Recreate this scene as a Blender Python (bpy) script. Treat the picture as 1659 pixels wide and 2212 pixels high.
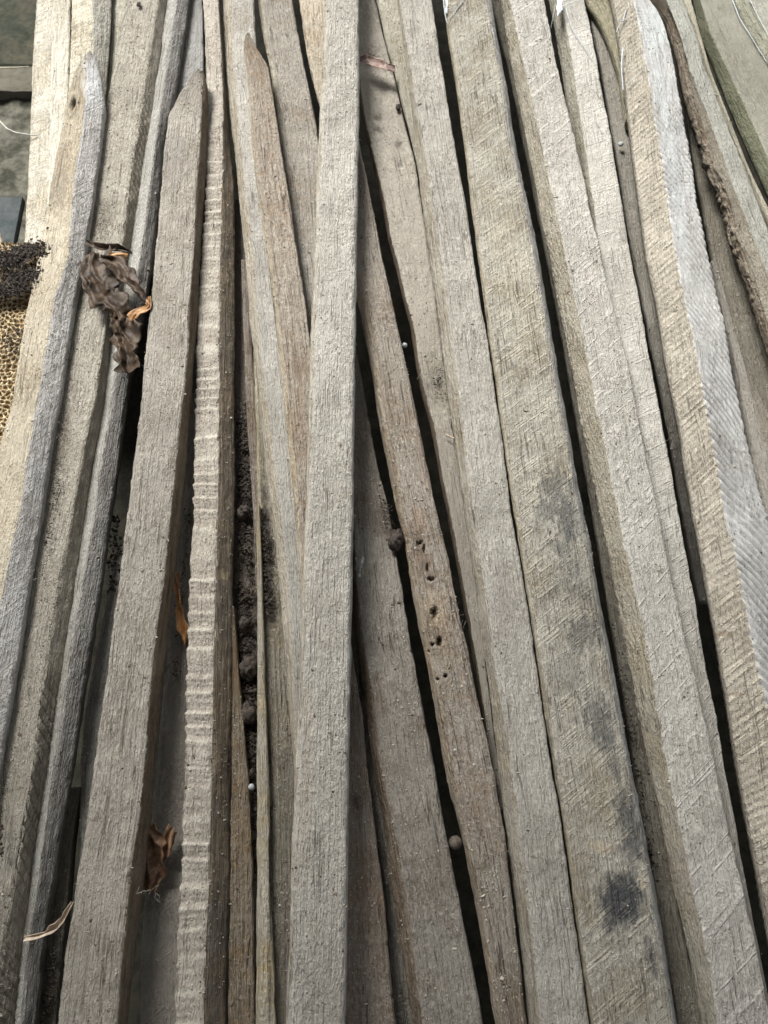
import bpy, math, random
import numpy as np
from mathutils import Vector

for o in list(bpy.data.objects):
    bpy.data.objects.remove(o)
SC = bpy.context.scene
COL = SC.collection
R = math.radians

# ------------------------------------------------------------------ camera, sky, sun, exposure
CAM_H = 0.80
PITCH = R(71.3)
cam_d = bpy.data.cameras.new('camera')
cam_d.sensor_fit = 'VERTICAL'
cam_d.sensor_height = 36.0
cam_d.lens = 26.0
cam_d.clip_start = 0.01
cam_d.clip_end = 200
cam_d.dof.use_dof = True
cam_d.dof.focus_distance = 0.80
cam_d.dof.aperture_fstop = 9.0
cam = bpy.data.objects.new('camera', cam_d)
COL.objects.link(cam)
cam.location = (0, 0, CAM_H)
cam.rotation_euler = (math.pi / 2 - PITCH, 0, 0)
SC.camera = cam
SC.render.resolution_x = 768
SC.render.resolution_y = 1024

SUN_EL, SUN_AZ = R(46), R(-32)          # azimuth measured from +Y towards +X
w = bpy.data.worlds.new('World')
SC.world = w
w.use_nodes = True
nt = w.node_tree
sky = nt.nodes.new('ShaderNodeTexSky')
sky.sky_type = 'NISHITA'
sky.sun_disc = False
sky.sun_elevation = SUN_EL
sky.sun_rotation = SUN_AZ
sky.dust_density = 4.0
sky.air_density = 1.0
bg = nt.nodes['Background']
hs = nt.nodes.new('ShaderNodeHueSaturation')      # thin overcast: the blue mostly washed out
hs.inputs['Saturation'].default_value = 0.08
nt.links.new(sky.outputs[0], hs.inputs['Color'])
nt.links.new(hs.outputs[0], bg.inputs[0])
bg.inputs[1].default_value = 0.08
sd = bpy.data.lights.new('sun', 'SUN')
sd.energy = 2.8
sd.angle = R(22)
sd.color = (1.0, 0.965, 0.91)
sun = bpy.data.objects.new('sun', sd)
COL.objects.link(sun)
sun.location = (-2, 1, 3)
dv = Vector((math.sin(SUN_AZ) * math.cos(SUN_EL), math.cos(SUN_AZ) * math.cos(SUN_EL), math.sin(SUN_EL)))
sun.rotation_euler = dv.to_track_quat('Z', 'Y').to_euler()
SC.view_settings.view_transform = 'Standard'
SC.view_settings.look = 'None'
SC.view_settings.gamma = 1.0
SC.view_settings.exposure = 1.33

# ------------------------------------------------------------------ projection helpers (photo grid 1659 x 2212)
TV = 18.0 / 26.0
CP, SP = math.cos(PITCH), math.sin(PITCH)

def unproj(X, Y, z):
    a = (np.asarray(X, float) - 829.5) / 1106.0 * TV
    b = -(np.asarray(Y, float) - 1106.0) / 1106.0 * TV
    dy = CP + b * SP
    dz = -SP + b * CP
    t = (z - CAM_H) / dz
    return a * t, dy * t, z + 0 * t

def proj(x, y, z):
    h = z - CAM_H
    dep = y * CP - h * SP
    up = y * SP + h * CP
    return 829.5 + x / dep / TV * 1106.0, 1106.0 - up / dep / TV * 1106.0

def P(X, Y, z):
    a, b, c = unproj(X, Y, z)
    return Vector((float(a), float(b), float(c)))

# ------------------------------------------------------------------ noise
def _hash(ix, iy, seed):
    h = (ix.astype(np.int64) * 374761393 + iy.astype(np.int64) * 668265263 + int(seed) * 974634777) & 0xFFFFFFFF
    h = ((h ^ (h >> 13)) * 1274126177) & 0xFFFFFFFF
    h = h ^ (h >> 16)
    return (h & 0xFFFFFF) / float(0xFFFFFF) * 2 - 1

def vnoise(x, y, seed=0):
    x = np.asarray(x, float); y = np.asarray(y, float)
    x, y = np.broadcast_arrays(x, y)
    ix = np.floor(x); iy = np.floor(y)
    fx = x - ix; fy = y - iy
    fx = fx * fx * (3 - 2 * fx); fy = fy * fy * (3 - 2 * fy)
    a = _hash(ix, iy, seed); b = _hash(ix + 1, iy, seed)
    c = _hash(ix, iy + 1, seed); d = _hash(ix + 1, iy + 1, seed)
    return (a * (1 - fx) + b * fx) * (1 - fy) + (c * (1 - fx) + d * fx) * fy

def fbm(x, y, seed=0, o=3):
    s = 0; a = 1; t = 0
    for i in range(o):
        s = s + a * vnoise(x * 2 ** i, y * 2 ** i, seed + i * 17)
        t += a; a *= 0.5
    return s / t

def sstep(a, b, x):
    t = np.clip((x - a) / (b - a), 0, 1)
    return t * t * (3 - 2 * t)

# ------------------------------------------------------------------ materials
class NT:
    def __init__(s, name):
        s.m = bpy.data.materials.new(name)
        s.m.use_nodes = True
        s.t = s.m.node_tree
        s.b = s.t.nodes['Principled BSDF']
        s.b.inputs['Roughness'].default_value = 0.92
        s.b.inputs['Specular IOR Level'].default_value = 0.15
    def n(s, typ, **kw):
        x = s.t.nodes.new(typ)
        for k, v in kw.items():
            setattr(x, k, v)
        return x
    def put(s, sock, v):
        if hasattr(v, 'links') or hasattr(v, 'is_linked'):
            s.t.links.new(v, sock)
        else:
            if isinstance(v, tuple) and len(v) == 3 and sock.type == 'RGBA':
                v = v + (1,)
            sock.default_value = v
    def math(s, op, a, b=0.0, c=None, clamp=False):
        x = s.n('ShaderNodeMath', operation=op, use_clamp=clamp)
        s.put(x.inputs[0], a); s.put(x.inputs[1], b)
        if c is not None: s.put(x.inputs[2], c)
        return x.outputs[0]
    def mix(s, f, a, b, mode='MIX'):
        x = s.n('ShaderNodeMix', data_type='RGBA', blend_type=mode)
        s.put(x.inputs[0], f); s.put(x.inputs[6], a); s.put(x.inputs[7], b)
        return x.outputs[2]
    def ramp(s, v, lo, hi, a=0.0, b=1.0):
        x = s.n('ShaderNodeMapRange', interpolation_type='SMOOTHSTEP')
        s.put(x.inputs[0], v)
        x.inputs[1].default_value = lo; x.inputs[2].default_value = hi
        x.inputs[3].default_value = a; x.inputs[4].default_value = b
        return x.outputs[0]
    def vec(s, uv, d1, d2, seed):
        def dot(d):
            q = s.n('ShaderNodeVectorMath', operation='DOT_PRODUCT')
            s.t.links.new(uv, q.inputs[0]); q.inputs[1].default_value = (d[0], d[1], 0)
            return q.outputs['Value']
        c = s.n('ShaderNodeCombineXYZ')
        s.t.links.new(dot(d1), c.inputs[0]); s.t.links.new(dot(d2), c.inputs[1])
        c.inputs[2].default_value = seed
        return c.outputs[0]
    def noise(s, v, scale=1.0, detail=3.0, rough=0.55, dist=0.0):
        x = s.n('ShaderNodeTexNoise')
        s.t.links.new(v, x.inputs['Vector'])
        x.inputs['Scale'].default_value = scale
        x.inputs['Detail'].default_value = detail
        x.inputs['Roughness'].default_value = rough
        x.inputs['Distortion'].default_value = dist
        return x.outputs[0]

_seed = [0]
def wood(dust=(.34, .31, .27), woodc=(.34, .25, .15), cover=.72, grain=.5, speck=.35, bump=1.0,
         saw=None, blotch=14, name='weathered_wood', grainf=(380, 11), dark=(.11, .085, .06), crumb=1.0):
    _seed[0] += 1
    sd_ = _seed[0] * 3.71
    k = NT(name)
    uv = k.n('ShaderNodeUVMap', uv_map='grid').outputs[0]
    vi = k.vec(uv, (1, 0), (0, 1), sd_)                 # isotropic, metres
    vg = k.vec(uv, (grainf[0], 0), (0, grainf[1]), sd_)
    g = k.noise(vg, 1.0, 4, .6, .3)                     # long fibres
    vg2 = k.vec(uv, (1100, 0), (0, 55), sd_ + 5)
    g2 = k.noise(vg2, 1.0, 2, .6)
    big = k.noise(vi, blotch, 4, .62)
    mid = k.noise(vi, 95, 4, .65)
    fine = k.noise(vi, 620, 3, .7)
    spk = k.noise(vi, 520, 2, .5)
    grit = k.noise(k.vec(uv, (370, 0), (0, 78), sd_ + 2), 1, 3, .66)      # fibres and pores run along the wood
    grit2 = k.noise(k.vec(uv, (660, 0), (0, 210), sd_ + 3), 1, 2, .55)
    ck = k.noise(k.vec(uv, (150, 0), (0, 5.5), sd_ + 4), 1, 2, .5, .25)
    ck = k.math('ABSOLUTE', k.math('SUBTRACT', ck, .5))
    ck = k.math('MULTIPLY', k.ramp(ck, .002, .014, 1, 0), k.ramp(k.noise(k.vec(uv, (60, 0), (0, 14), sd_ + 6), 1, 2), .50, .60, 0, min(1, .35 + .7 * grain)))
    pm = k.ramp(k.noise(vi, 26, 3, .6), .36, .64, .22, 1.0)      # grit lies in patches
    def gr(v_, a_, b_, f_):                                       # patchy mask
        return k.math('MULTIPLY', k.ramp(v_, a_, b_, *f_), pm)
    # wood colour under the dust
    dk = tuple(c * .55 for c in woodc)
    wc = k.mix(k.ramp(g, .35, .68), dk, woodc)
    wc = k.mix(k.ramp(g2, .42, .7, 0, .45), wc, tuple(min(1, c * 1.5) for c in woodc))
    # dust colour with warm / cool drift
    d2 = (dust[0] * .75, dust[1] * .735, dust[2] * .72)
    dc = k.mix(k.ramp(big, .3, .72), d2, tuple(min(1, c * 1.1) for c in dust))
    dc = k.mix(k.ramp(fine, .35, .75, 0, .55), dc, tuple(min(1, c * 1.28) for c in dust))
    # cover mask
    cm = k.math('ADD', k.math('MULTIPLY', big, .55), k.math('MULTIPLY', mid, .45))
    cm = k.math('ADD', cm, k.math('MULTIPLY', g, .35 * grain))
    th = .5 + .17 * grain - (cover - .5) * .55
    m = k.ramp(cm, th - .12, th + .12)
    col = k.mix(m, wc, dc)
    # mottling of settled grains, tiny pits and specks of dirt
    col = k.mix(gr(grit, .36, .47, (.50 * min(1.3, .6 + speck), 0)), col, k.mix(.5, dark, col), 'MIX')
    col = k.mix(gr(grit2, .34, .46, (.55 * min(1.3, .5 + speck), 0)), col, k.mix(.5, dark, col), 'MIX')
    col = k.mix(gr(grit, .54, .64, (0, .5)), col, tuple(min(1, c * 1.45) for c in dust))
    col = k.mix(gr(grit2, .55, .64, (0, .6)), col, tuple(min(1, c * 1.5) for c in dust))
    sm = k.ramp(spk, .64 - .05 * speck, .72, 0, .55 * min(1, speck + .3))
    col = k.mix(sm, col, dark)
    gm = k.ramp(g, .26, .40, .7 * grain, 0)
    col = k.mix(gm, col, dark)
    col = k.mix(k.math('MULTIPLY', ck, .8), col, tuple(c * .7 for c in dark))
    h = k.math('MULTIPLY', fine, .9 * crumb)
    h = k.math('ADD', h, k.math('MULTIPLY', k.math('MULTIPLY', grit, pm), 2.1 * crumb))
    h = k.math('ADD', h, k.math('MULTIPLY', grit2, 2.0 * crumb))
    h = k.math('ADD', h, k.math('MULTIPLY', mid, 1.3))
    h = k.math('ADD', h, k.math('MULTIPLY', g, 1.2 + 4.4 * grain))
    h = k.math('SUBTRACT', h, k.math('MULTIPLY', sm, .5))
    h = k.math('SUBTRACT', h, k.math('MULTIPLY', ck, 2.0))
    if saw:
        for (ax, ay, f, amp, cs, scol) in saw:
            L = math.hypot(ax, ay); ax /= L; ay /= L
            vs = k.vec(uv, (-ay * f, ax * f), (ax * f * .03, ay * f * .03), sd_ + 9)
            s_ = k.noise(vs, 1.0, 2, .5, .15)
            vh = k.vec(uv, (-ay * f * .95, ax * f * .95), (ax * f * .03, ay * f * .03), sd_ + 12)
            hr_ = k.math('ABSOLUTE', k.math('SUBTRACT', k.noise(vh, 1.0, 2, .6, .1), .5))
            ln = k.ramp(hr_, .006, .035, 1, 0)
            brk = k.ramp(k.noise(vi, 70, 3, .6), .44, .56)
            ln = k.math('MULTIPLY', ln, brk)
            cs = min(1.0, cs * 1.25)
            h = k.math('ADD', h, k.math('MULTIPLY', ln, .7))
            col = k.mix(k.math('MULTIPLY', ln, cs), col, scol)
            h = k.math('ADD', h, k.math('MULTIPLY', s_, amp))
    at = k.n('ShaderNodeAttribute', attribute_name='mark')
    col = k.mix(k.math('MULTIPLY', at.outputs['Alpha'], k.ramp(mid, .25, .5, .55, 1.0)), col, at.outputs['Color'])
    k.t.links.new(col, k.b.inputs['Base Color'])
    bp = k.n('ShaderNodeBump')
    bp.inputs['Strength'].default_value = 1.0
    bp.inputs['Distance'].default_value = .0011 * bump
    k.t.links.new(h, bp.inputs['Height'])
    k.t.links.new(bp.outputs[0], k.b.inputs['Normal'])
    return k.m

def plain(name, c1, c2, scale=60, rough=.9, bump=.001, spec=.15, detail=4, stretch=None, trans=0.0):
    k = NT(name)
    tc = k.n('ShaderNodeTexCoord').outputs['Object']
    if stretch:
        mp = k.n('ShaderNodeMapping'); k.t.links.new(tc, mp.inputs[0]); mp.inputs['Scale'].default_value = stretch
        tc = mp.outputs[0]
    a = k.noise(tc, scale, detail, .65)
    b = k.noise(tc, scale * 7, 3, .6)
    f = k.math('ADD', k.math('MULTIPLY', a, .7), k.math('MULTIPLY', b, .3))
    col = k.mix(k.ramp(f, .36, .64), c1, c2)
    k.t.links.new(col, k.b.inputs['Base Color'])
    k.b.inputs['Roughness'].default_value = rough
    k.b.inputs['Specular IOR Level'].default_value = spec
    if trans:
        k.b.inputs['Transmission Weight'].default_value = 0
        k.b.inputs['Subsurface Weight'].default_value = trans
        k.b.inputs['Subsurface Radius'].default_value = (.004, .003, .002)
    if bump:
        bp = k.n('ShaderNodeBump'); bp.inputs['Distance'].default_value = bump
        k.t.links.new(f, bp.inputs['Height']); k.t.links.new(bp.outputs[0], k.b.inputs['Normal'])
    return k.m

# ------------------------------------------------------------------ mesh helpers
def mesh_np(name, V, F, mats, midx=None, smooth=True, uv=None, mark=None):
    """V (n,3) array, F list/array of quads or tris (k,3|4)"""
    me = bpy.data.meshes.new(name)
    F = np.asarray(F, dtype=np.int32)
    nf, kk = F.shape
    me.vertices.add(len(V)); me.vertices.foreach_set('co', np.asarray(V, dtype=np.float32).ravel())
    me.loops.add(nf * kk); me.loops.foreach_set('vertex_index', F.ravel())
    me.polygons.add(nf); me.polygons.foreach_set('loop_start', np.arange(0, nf * kk, kk, dtype=np.int32))
    for m in mats: me.materials.append(m)
    if midx is not None: me.polygons.foreach_set('material_index', np.asarray(midx, dtype=np.int32))
    me.polygons.foreach_set('use_smooth', np.full(nf, smooth, dtype=bool))
    if uv is not None:
        l = me.uv_layers.new(name='grid'); l.data.foreach_set('uv', np.asarray(uv, dtype=np.float32).ravel())
    if mark is not None:
        a = me.attributes.new('mark', 'FLOAT_COLOR', 'POINT'); a.data.foreach_set('color', np.asarray(mark, dtype=np.float32).ravel())
    me.update(); me.validate()
    return me

def add(name, me, label=None, cat=None, group=None, kind=None, parent=None):
    o = bpy.data.objects.new(name, me); COL.objects.link(o)
    if parent: o.parent = parent
    if label: o['label'] = label
    if cat: o['category'] = cat
    if group: o['group'] = group
    if kind: o['kind'] = kind
    return o

ALLTOP = []      # sample points on visible top facets for the loose crumbs
VIS_Y0, VIS_Y1 = -0.30, 1.22

def slat(label, rails, mats, z=0.0, T=0.026, tip=False, step=.0026, cross=.002, rough=1.0, feat=None,
         marks=(), markfn=None, inset=.003, smooth=None, crumbs=1.0, seed=None, chip=1.0, name='wooden_slat', cat='wooden slat',
         group='weathered wooden slats laid lengthwise in a pile', top_end=False):
    seed = seed if seed is not None else len(ALLTOP) * 31 + 7
    if isinstance(z, (int, float)): z = [(0, z), (2212, z)]
    zx = [a for a, b in z]; zy = [b for a, b in z]
    Y0 = rails[0][0][0][1]
    if smooth is None: smooth = 9 if tip else 27
    W = []
    for pts, dz in rails:
        X = np.array([p[0] for p in pts], float); Y = np.array([p[1] for p in pts], float)
        d = dz
        if tip:
            # densify near the tip so that the thinning is smooth
            Yd = np.unique(np.concatenate([Y, np.linspace(Y[0], Y[0] + 160, 30)]))
            X = np.interp(Yd, Y, X); Y = Yd
            d = dz * (0.15 + .85 * sstep(0, 140, Y - Y0))
        zz = np.interp(Y, zx, zy) + d
        x, y, q = unproj(X, Y, zz)
        W.append([x, y, q * np.ones_like(x)])
    # extension past the frame, all rails parallel
    ytop = rails[0][0][0][1] <= 5 and not tip
    ybot = rails[0][0][-1][1] >= 2200
    def slope(i0, i1):
        return np.mean([(w_[0][i0] - w_[0][i1]) / (w_[1][i0] - w_[1][i1]) for w_ in W])
    st = slope(0, 2); sb = slope(-1, -3)
    zt_s = 0
    for w_ in W:
        x, y, q = w_
        if ytop:
            x = np.insert(x, 0, x[0] + st * .75); y = np.insert(y, 0, y[0] + .75); q = np.insert(q, 0, q[0])
        if ybot:
            x = np.append(x, x[-1] - sb * .5); y = np.append(y, y[-1] - .5); q = np.append(q, q[-1])
        o = np.argsort(y); w_[0], w_[1], w_[2] = x[o], y[o], q[o]
    it = int(np.argmax([w_[2].max() for w_ in W]))
    yhi = W[it][1].max() if (tip or top_end) else min(w_[1].max() for w_ in W)
    ylo = max(w_[1].min() for w_ in W)
    ys = [];
    y = ylo
    while y < yhi:
        ys.append(y)
        y += step * (.75 + .35 * max(0, y)) if VIS_Y0 < y < VIS_Y1 else .012
    ys.append(yhi)
    ys = np.array(ys); n = len(ys)
    PX = []; PZ = []
    for x, yy, q in W:
        a = np.interp(ys, yy, x); b = np.interp(ys, yy, q)
        if smooth > 1:
            kx = np.hanning(smooth + 2)[1:-1]; kx /= kx.sum(); hp = smooth // 2
            a = np.convolve(np.pad(a, hp, mode='reflect', reflect_type='odd'), kx, mode='valid')
        PX.append(a); PZ.append(b)
    PX = np.array(PX).T; PZ = np.array(PZ).T      # n x k
    kk = PX.shape[1]
    ztop = PZ.max(axis=1)
    if tip:
        Tt = T * (.35 + .65 * sstep(0, .10, yhi - ys))
    else:
        Tt = T * np.ones(n)
    zb = np.minimum(ztop - Tt, PZ.min(axis=1) - .004)
    cx = []; cz = []; fid = []; corner = []
    for k in range(kk - 1):
        wd = np.median(np.hypot(PX[:, k + 1] - PX[:, k], PZ[:, k + 1] - PZ[:, k]))
        m = max(3, int(math.ceil(wd / cross)))
        for i in range(m):
            t = i / m
            cx.append(PX[:, k] * (1 - t) + PX[:, k + 1] * t); cz.append(PZ[:, k] * (1 - t) + PZ[:, k + 1] * t)
            fid.append(k); corner.append(min(i, m - i))
    nv = len(cx)
    cx.append(PX[:, -1]); cz.append(PZ[:, -1]); fid.append(kk - 2); corner.append(0)
    wd = PX[:, -1] - PX[:, 0]
    ins = np.minimum(inset, wd * .2)
    for t in (.12, .3, .6, 1.0):
        cx.append(PX[:, -1] - ins * t); cz.append(PZ[:, -1] * (1 - t) + zb * t); fid.append(kk - 2); corner.append(9)
    for t in (1.0, .6, .3, .12):
        cx.append(PX[:, 0] + ins * t); cz.append(PZ[:, 0] * (1 - t) + zb * t); fid.append(0); corner.append(9)
    CX = np.array(cx).T; CZ = np.array(cz).T
    fid = np.array(fid); corner = np.array(corner, float)
    m = CX.shape[1]
    for _ in range(1):
        CX = .5 * CX + .25 * (np.roll(CX, 1, 1) + np.roll(CX, -1, 1))
        CZ = .5 * CZ + .25 * (np.roll(CZ, 1, 1) + np.roll(CZ, -1, 1))
    tx = np.roll(CX, -1, 1) - np.roll(CX, 1, 1); tz = np.roll(CZ, -1, 1) - np.roll(CZ, 1, 1)
    L = np.hypot(tx, tz) + 1e-9
    nx, nz = -tz / L, tx / L
    seg = np.hypot(np.roll(CX, -1, 1) - CX, np.roll(CZ, -1, 1) - CZ).mean(axis=0)
    U = np.concatenate([[0], np.cumsum(seg)])
    u = U[:-1][None, :]; v = ys[:, None]
    d = .0005 * vnoise(u * 25, v * 16, seed) + .0007 * rough * fbm(u * 110, v * 60, seed + 3, 3)
    d = d + .0004 * rough * vnoise(u * 420, v * 60, seed + 8)
    ed = np.exp(-(corner / 1.3) ** 2)[None, :]
    cn = fbm(u * 30, v * 120, seed + 11, 3)
    d = d - chip * ed * (.0004 + .0014 * np.clip(cn, 0, 1) + .006 * np.clip(vnoise(u * 8, v * 22, seed + 14) - .62, 0, 1))
    XD, YD = proj(CX, v + 0 * CX, CZ)
    if feat is not None:
        d = d + feat(fid[None, :], u, v, XD, YD)
    thin = np.clip((wd / .02), .25, 1)[:, None]
    d = d * thin
    CX2 = CX + nx * d + (.0002 * vnoise(v * 18, 0 * v + 3.3, seed + 20) + .0003 * vnoise(v * 90, 0 * v + 1.3, seed + 21)) * thin
    CZ2 = CZ + nz * d
    V = np.stack([CX2, v + 0 * CX2, CZ2], axis=-1).reshape(-1, 3)
    i = np.arange(n - 1)[:, None]; j = np.arange(m)[None, :]; j2 = (j + 1) % m
    F = np.stack([i * m + j, i * m + j2, (i + 1) * m + j2, (i + 1) * m + j], axis=-1).reshape(-1, 4)
    Uj = np.broadcast_to(U[:-1][None, :], (n - 1, m)); Uj2 = np.broadcast_to(U[1:][None, :], (n - 1, m))
    vi = np.broadcast_to(ys[:-1][:, None], (n - 1, m)); vi2 = np.broadcast_to(ys[1:][:, None], (n - 1, m))
    uv = np.stack([np.stack([Uj, vi], -1), np.stack([Uj2, vi], -1), np.stack([Uj2, vi2], -1), np.stack([Uj, vi2], -1)], axis=2)
    sh = np.rint(1.3 * fbm(ys[:-1] * 90, 0 * ys[:-1] + .7, seed + 33, 4) * 1.2).astype(int)[:, None]
    jx = np.clip(np.arange(m)[None, :] + np.where(np.arange(m)[None, :] < nv, sh, 0), 0, m - 1)
    midx = np.minimum(fid, len(mats) - 1)[jx].ravel()
    # caps : fan to centre
    c0 = len(V); cen0 = V[:m].mean(axis=0); cen1 = V[(n - 1) * m:].mean(axis=0)
    V = np.vstack([V, cen0, cen1])
    jj = np.arange(m); jn = (jj + 1) % m
    capA = np.stack([np.full(m, c0), jn, jj, jj], -1)
    b = (n - 1) * m
    capB = np.stack([np.full(m, c0 + 1), b + jj, b + jn, b + jn], -1)
    mk = np.zeros((len(V), 4))
    xd, yd = XD.ravel(), YD.ravel()
    for (mx, my, rx, ry, ang, colr, st_, nse) in marks:
        ca, sa = math.cos(R(ang)), math.sin(R(ang))
        ax = (xd - mx) * ca + (yd - my) * sa; ay = -(xd - mx) * sa + (yd - my) * ca
        dd = np.hypot(ax / rx, ay / ry) + nse * fbm((xd - yd * .2) / 11, yd / 26, seed + 40, 4) + nse * .6 * vnoise((xd - yd * .2) / 2.6, yd / 12, seed + 43)
        a = st_ * (1 - sstep(.4 if rx > 7 else .72, 1.15, dd))
        a = np.append(a, [0, 0])
        up_ = a > mk[:, 3]
        mk[up_, :3] = colr; mk[:, 3] = np.maximum(mk[:, 3], a)
    if markfn is not None:
        al, colr = markfn(fid[None, :], u, v, XD, YD)
        al = np.append((al + 0 * XD).ravel(), [0, 0]); up_ = al > mk[:, 3]
        mk[up_, :3] = colr; mk[:, 3] = np.maximum(mk[:, 3], al)
    me = bpy.data.meshes.new(name)
    nq = len(F)
    me.vertices.add(len(V)); me.vertices.foreach_set('co', V.astype(np.float32).ravel())
    tri = np.concatenate([capA[:, :3], capB[:, :3]])
    loops = np.concatenate([F.ravel(), tri.ravel()]).astype(np.int32)
    me.loops.add(len(loops)); me.loops.foreach_set('vertex_index', loops)
    ls = np.concatenate([np.arange(nq) * 4, nq * 4 + np.arange(len(tri)) * 3]).astype(np.int32)
    me.polygons.add(nq + len(tri)); me.polygons.foreach_set('loop_start', ls)
    for mm in mats: me.materials.append(mm)
    me.polygons.foreach_set('material_index', np.concatenate([midx, np.zeros(len(tri))]).astype(np.int32))
    me.polygons.foreach_set('use_smooth', np.ones(nq + len(tri), dtype=bool))
    l = me.uv_layers.new(name='grid')
    uvt = np.stack([V[tri.ravel(), 0], V[tri.ravel(), 2]], -1)
    l.data.foreach_set('uv', np.concatenate([uv.reshape(-1, 2), uvt]).astype(np.float32).ravel())
    a = me.attributes.new('mark', 'FLOAT_COLOR', 'POINT'); a.data.foreach_set('color', mk.astype(np.float32).ravel())
    me.update(); me.validate()
    o = add(name, me, label, cat, group)
    # sample points
    Vg = V[:n * m].reshape(n, m, 3)[:, :nv]
    nzv = nz[:, :nv]
    ALLTOP.append((Vg, nzv, crumbs, np.minimum(fid[:nv], 9)))
    return o

def off(pts, dx, dy=0):
    return [(a + dx, b + dy) for a, b in pts]

# ------------------------------------------------------------------ palette
GREY = (.345, .325, .29); LGREY = (.42, .41, .385); WARM = (.35, .305, .245); DARKW = (.155, .12, .085)
TAN = (.34, .295, .22); CREAM = (.47, .45, .385); OLIVE = (.27, .25, .17); DGREY = (.17, .16, .145); PINKG = (.31, .29, .25)
LINE = (.60, .55, .45)
UPR = (1, 1.0)       # saw lines rising to the right

# ------------------------------------------------------------------ slats, left to right
# --- far left pair of cream slats
slat('pale cream slat at far left, rough sawn, beside the mossy wall',
     [([(78, 0), (70, 120), (65, 250), (58, 400), (52, 500), (30, 720)], -.012),
      ([(115, 0), (110, 150), (107, 250), (103, 400), (98, 500), (70, 720)], 0),
      ([(153, 0), (150, 150), (145, 250), (138, 400), (130, 500), (105, 720)], -.002)],
     [wood(CREAM, (.50, .44, .33), .6, .4, .12, saw=[(1, .05, 260, 1.2, .2, (.5, .45, .33))]), wood((.50, .48, .41), (.47, .42, .32), .7, .4, .08, bump=.8)],
     z=-.035, crumbs=.3)
slat('cream slat with slanting saw marks behind the pointed slat with a knot hole',
     [([(154, 0), (149, 150), (140, 300), (125, 500), (110, 700)], -.004),
      ([(200, 0), (199, 150), (190, 300), (178, 500), (150, 700)], 0),
      ([(242, 0), (236, 120), (228, 217), (205, 400), (180, 700)], -.018)],
     [wood((.48, .45, .365), TAN, .6, .4, .15, saw=[(1, .55, 150, 2.4, .35, (.62, .55, .38))]), wood((.42, .41, .36), TAN, .8, .3, .15)],
     z=-.022, crumbs=.3)
slat('dim slat seen in the gap between cream slat and broad grey slat, top left',
     [([(238, 0), (236, 100), (225, 250), (200, 500)], 0), ([(280, 0), (262, 100), (245, 250), (225, 500)], 0)],
     [wood((.36, .35, .29), OLIVE, .7, .4, .3)], z=-.05, crumbs=.5)

S2L = [(192, 109), (157, 157), (144, 215), (137, 253), (123, 317), (97, 467), (80, 553), (53, 686), (25, 870), (-5, 970), (-50, 1150), (-150, 1550), (-220, 1850)]
S2M = [(193, 109), (187, 160), (183, 215), (177, 283), (160, 383), (147, 553), (117, 646), (100, 753), (80, 870), (65, 953), (43, 1106), (23, 1189), (-5, 1330), (-70, 1600), (-125, 1850)]
S2R = [(195, 109), (211, 130), (220, 170), (227, 233), (217, 317), (203, 417), (183, 553), (163, 653), (143, 770), (132, 853), (110, 970), (90, 1106), (70, 1223), (40, 1422), (0, 1659), (-40, 1850)]
def f_knot(fid, u, v, X, Y):
    ax = (X - 157) * .97 + (Y - 225) * .22; ay = -(X - 157) * .22 + (Y - 225) * .97
    dd = np.hypot(ax / 6.5, ay / 15)
    return -.007 * (1 - sstep(.6, 1.05, dd)) + .0012 * np.exp(-((dd - 1.5) / .4) ** 2) - .0012 * (1 - sstep(.5, 1.2, np.hypot((X - 150) / 12, (Y - 252) / 12)))
slat('pointed slat with a dark knot hole, warm left face and pale bluish right face',
     [(S2L, -.012), (S2M, 0), (S2R, -.014)],
     [wood((.42, .38, .30), (.40, .33, .23), .66, .5, .45), wood((.415, .41, .395), (.36, .34, .29), .85, .3, .4, saw=[(1, 1.2, 190, 1.0, .1, (.5, .52, .52))])],  # face colours carry warm light at left, cool skylight at right
     z=.022, T=.032, tip=True, feat=f_knot, step=.0022, cross=.0016,
     marks=[(157, 225, 6, 13, 12, (.05, .035, .02), .9, .12), (125, 400, 25, 70, 10, (.22, .19, .15), .5, .5), (196, 175, 20, 60, -8, (.66, .68, .70), .55, .4),
            (140, 330, 12, 40, 15, (.24, .2, .16), .45, .5), (92, 1020, 26, 120, 8, (.2, .2, .21), .3, .6)])

S3L = [(273, 0), (253, 117), (230, 213), (215, 300), (200, 400), (180, 553), (150, 700), (120, 870), (85, 1106), (40, 1400), (12, 1600), (3, 1700), (-2, 1800), (-25, 2000), (-50, 2212)]
S3M = [(342, 0), (328, 83), (313, 177), (297, 283), (280, 383), (260, 553), (228, 710), (207, 853), (180, 970), (167, 1053), (157, 1106), (130, 1240), (110, 1356), (100, 1422), (80, 1573), (72, 1659), (43, 1825), (20, 1960), (0, 2070), (-20, 2212)]
S3R = [(365, 0), (350, 117), (333, 233), (313, 350), (297, 467), (280, 553), (262, 640), (242, 720), (236, 797), (217, 930), (200, 1020), (187, 1106), (167, 1233), (143, 1396), (123, 1523), (103, 1659), (83, 1776), (67, 1893), (50, 2032), (30, 2212)]
def f3(fid, u, v, X, Y):
    s = (v + 1.15 * u) / .0125 + .5 * vnoise(v * 16, u * 20, 51)
    p = s - np.floor(s)
    return np.where(fid == 1, .0022 * (p - .5) * sstep(-.5, .3, vnoise(v * 7, 0 * v, 52)), 0)
def m3(fid, u, v, X, Y):  # darkens the notches in colour, as their shade
    s = (v + 1.15 * u) / .0125 + .5 * vnoise(v * 16, u * 20, 51); p = s - np.floor(s)
    return np.where(fid == 1, .6 * (1 - sstep(.0, .28, p)) * sstep(-.5, .3, vnoise(v * 7, 0 * v, 52)), 0), (.10, .088, .07)
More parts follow.
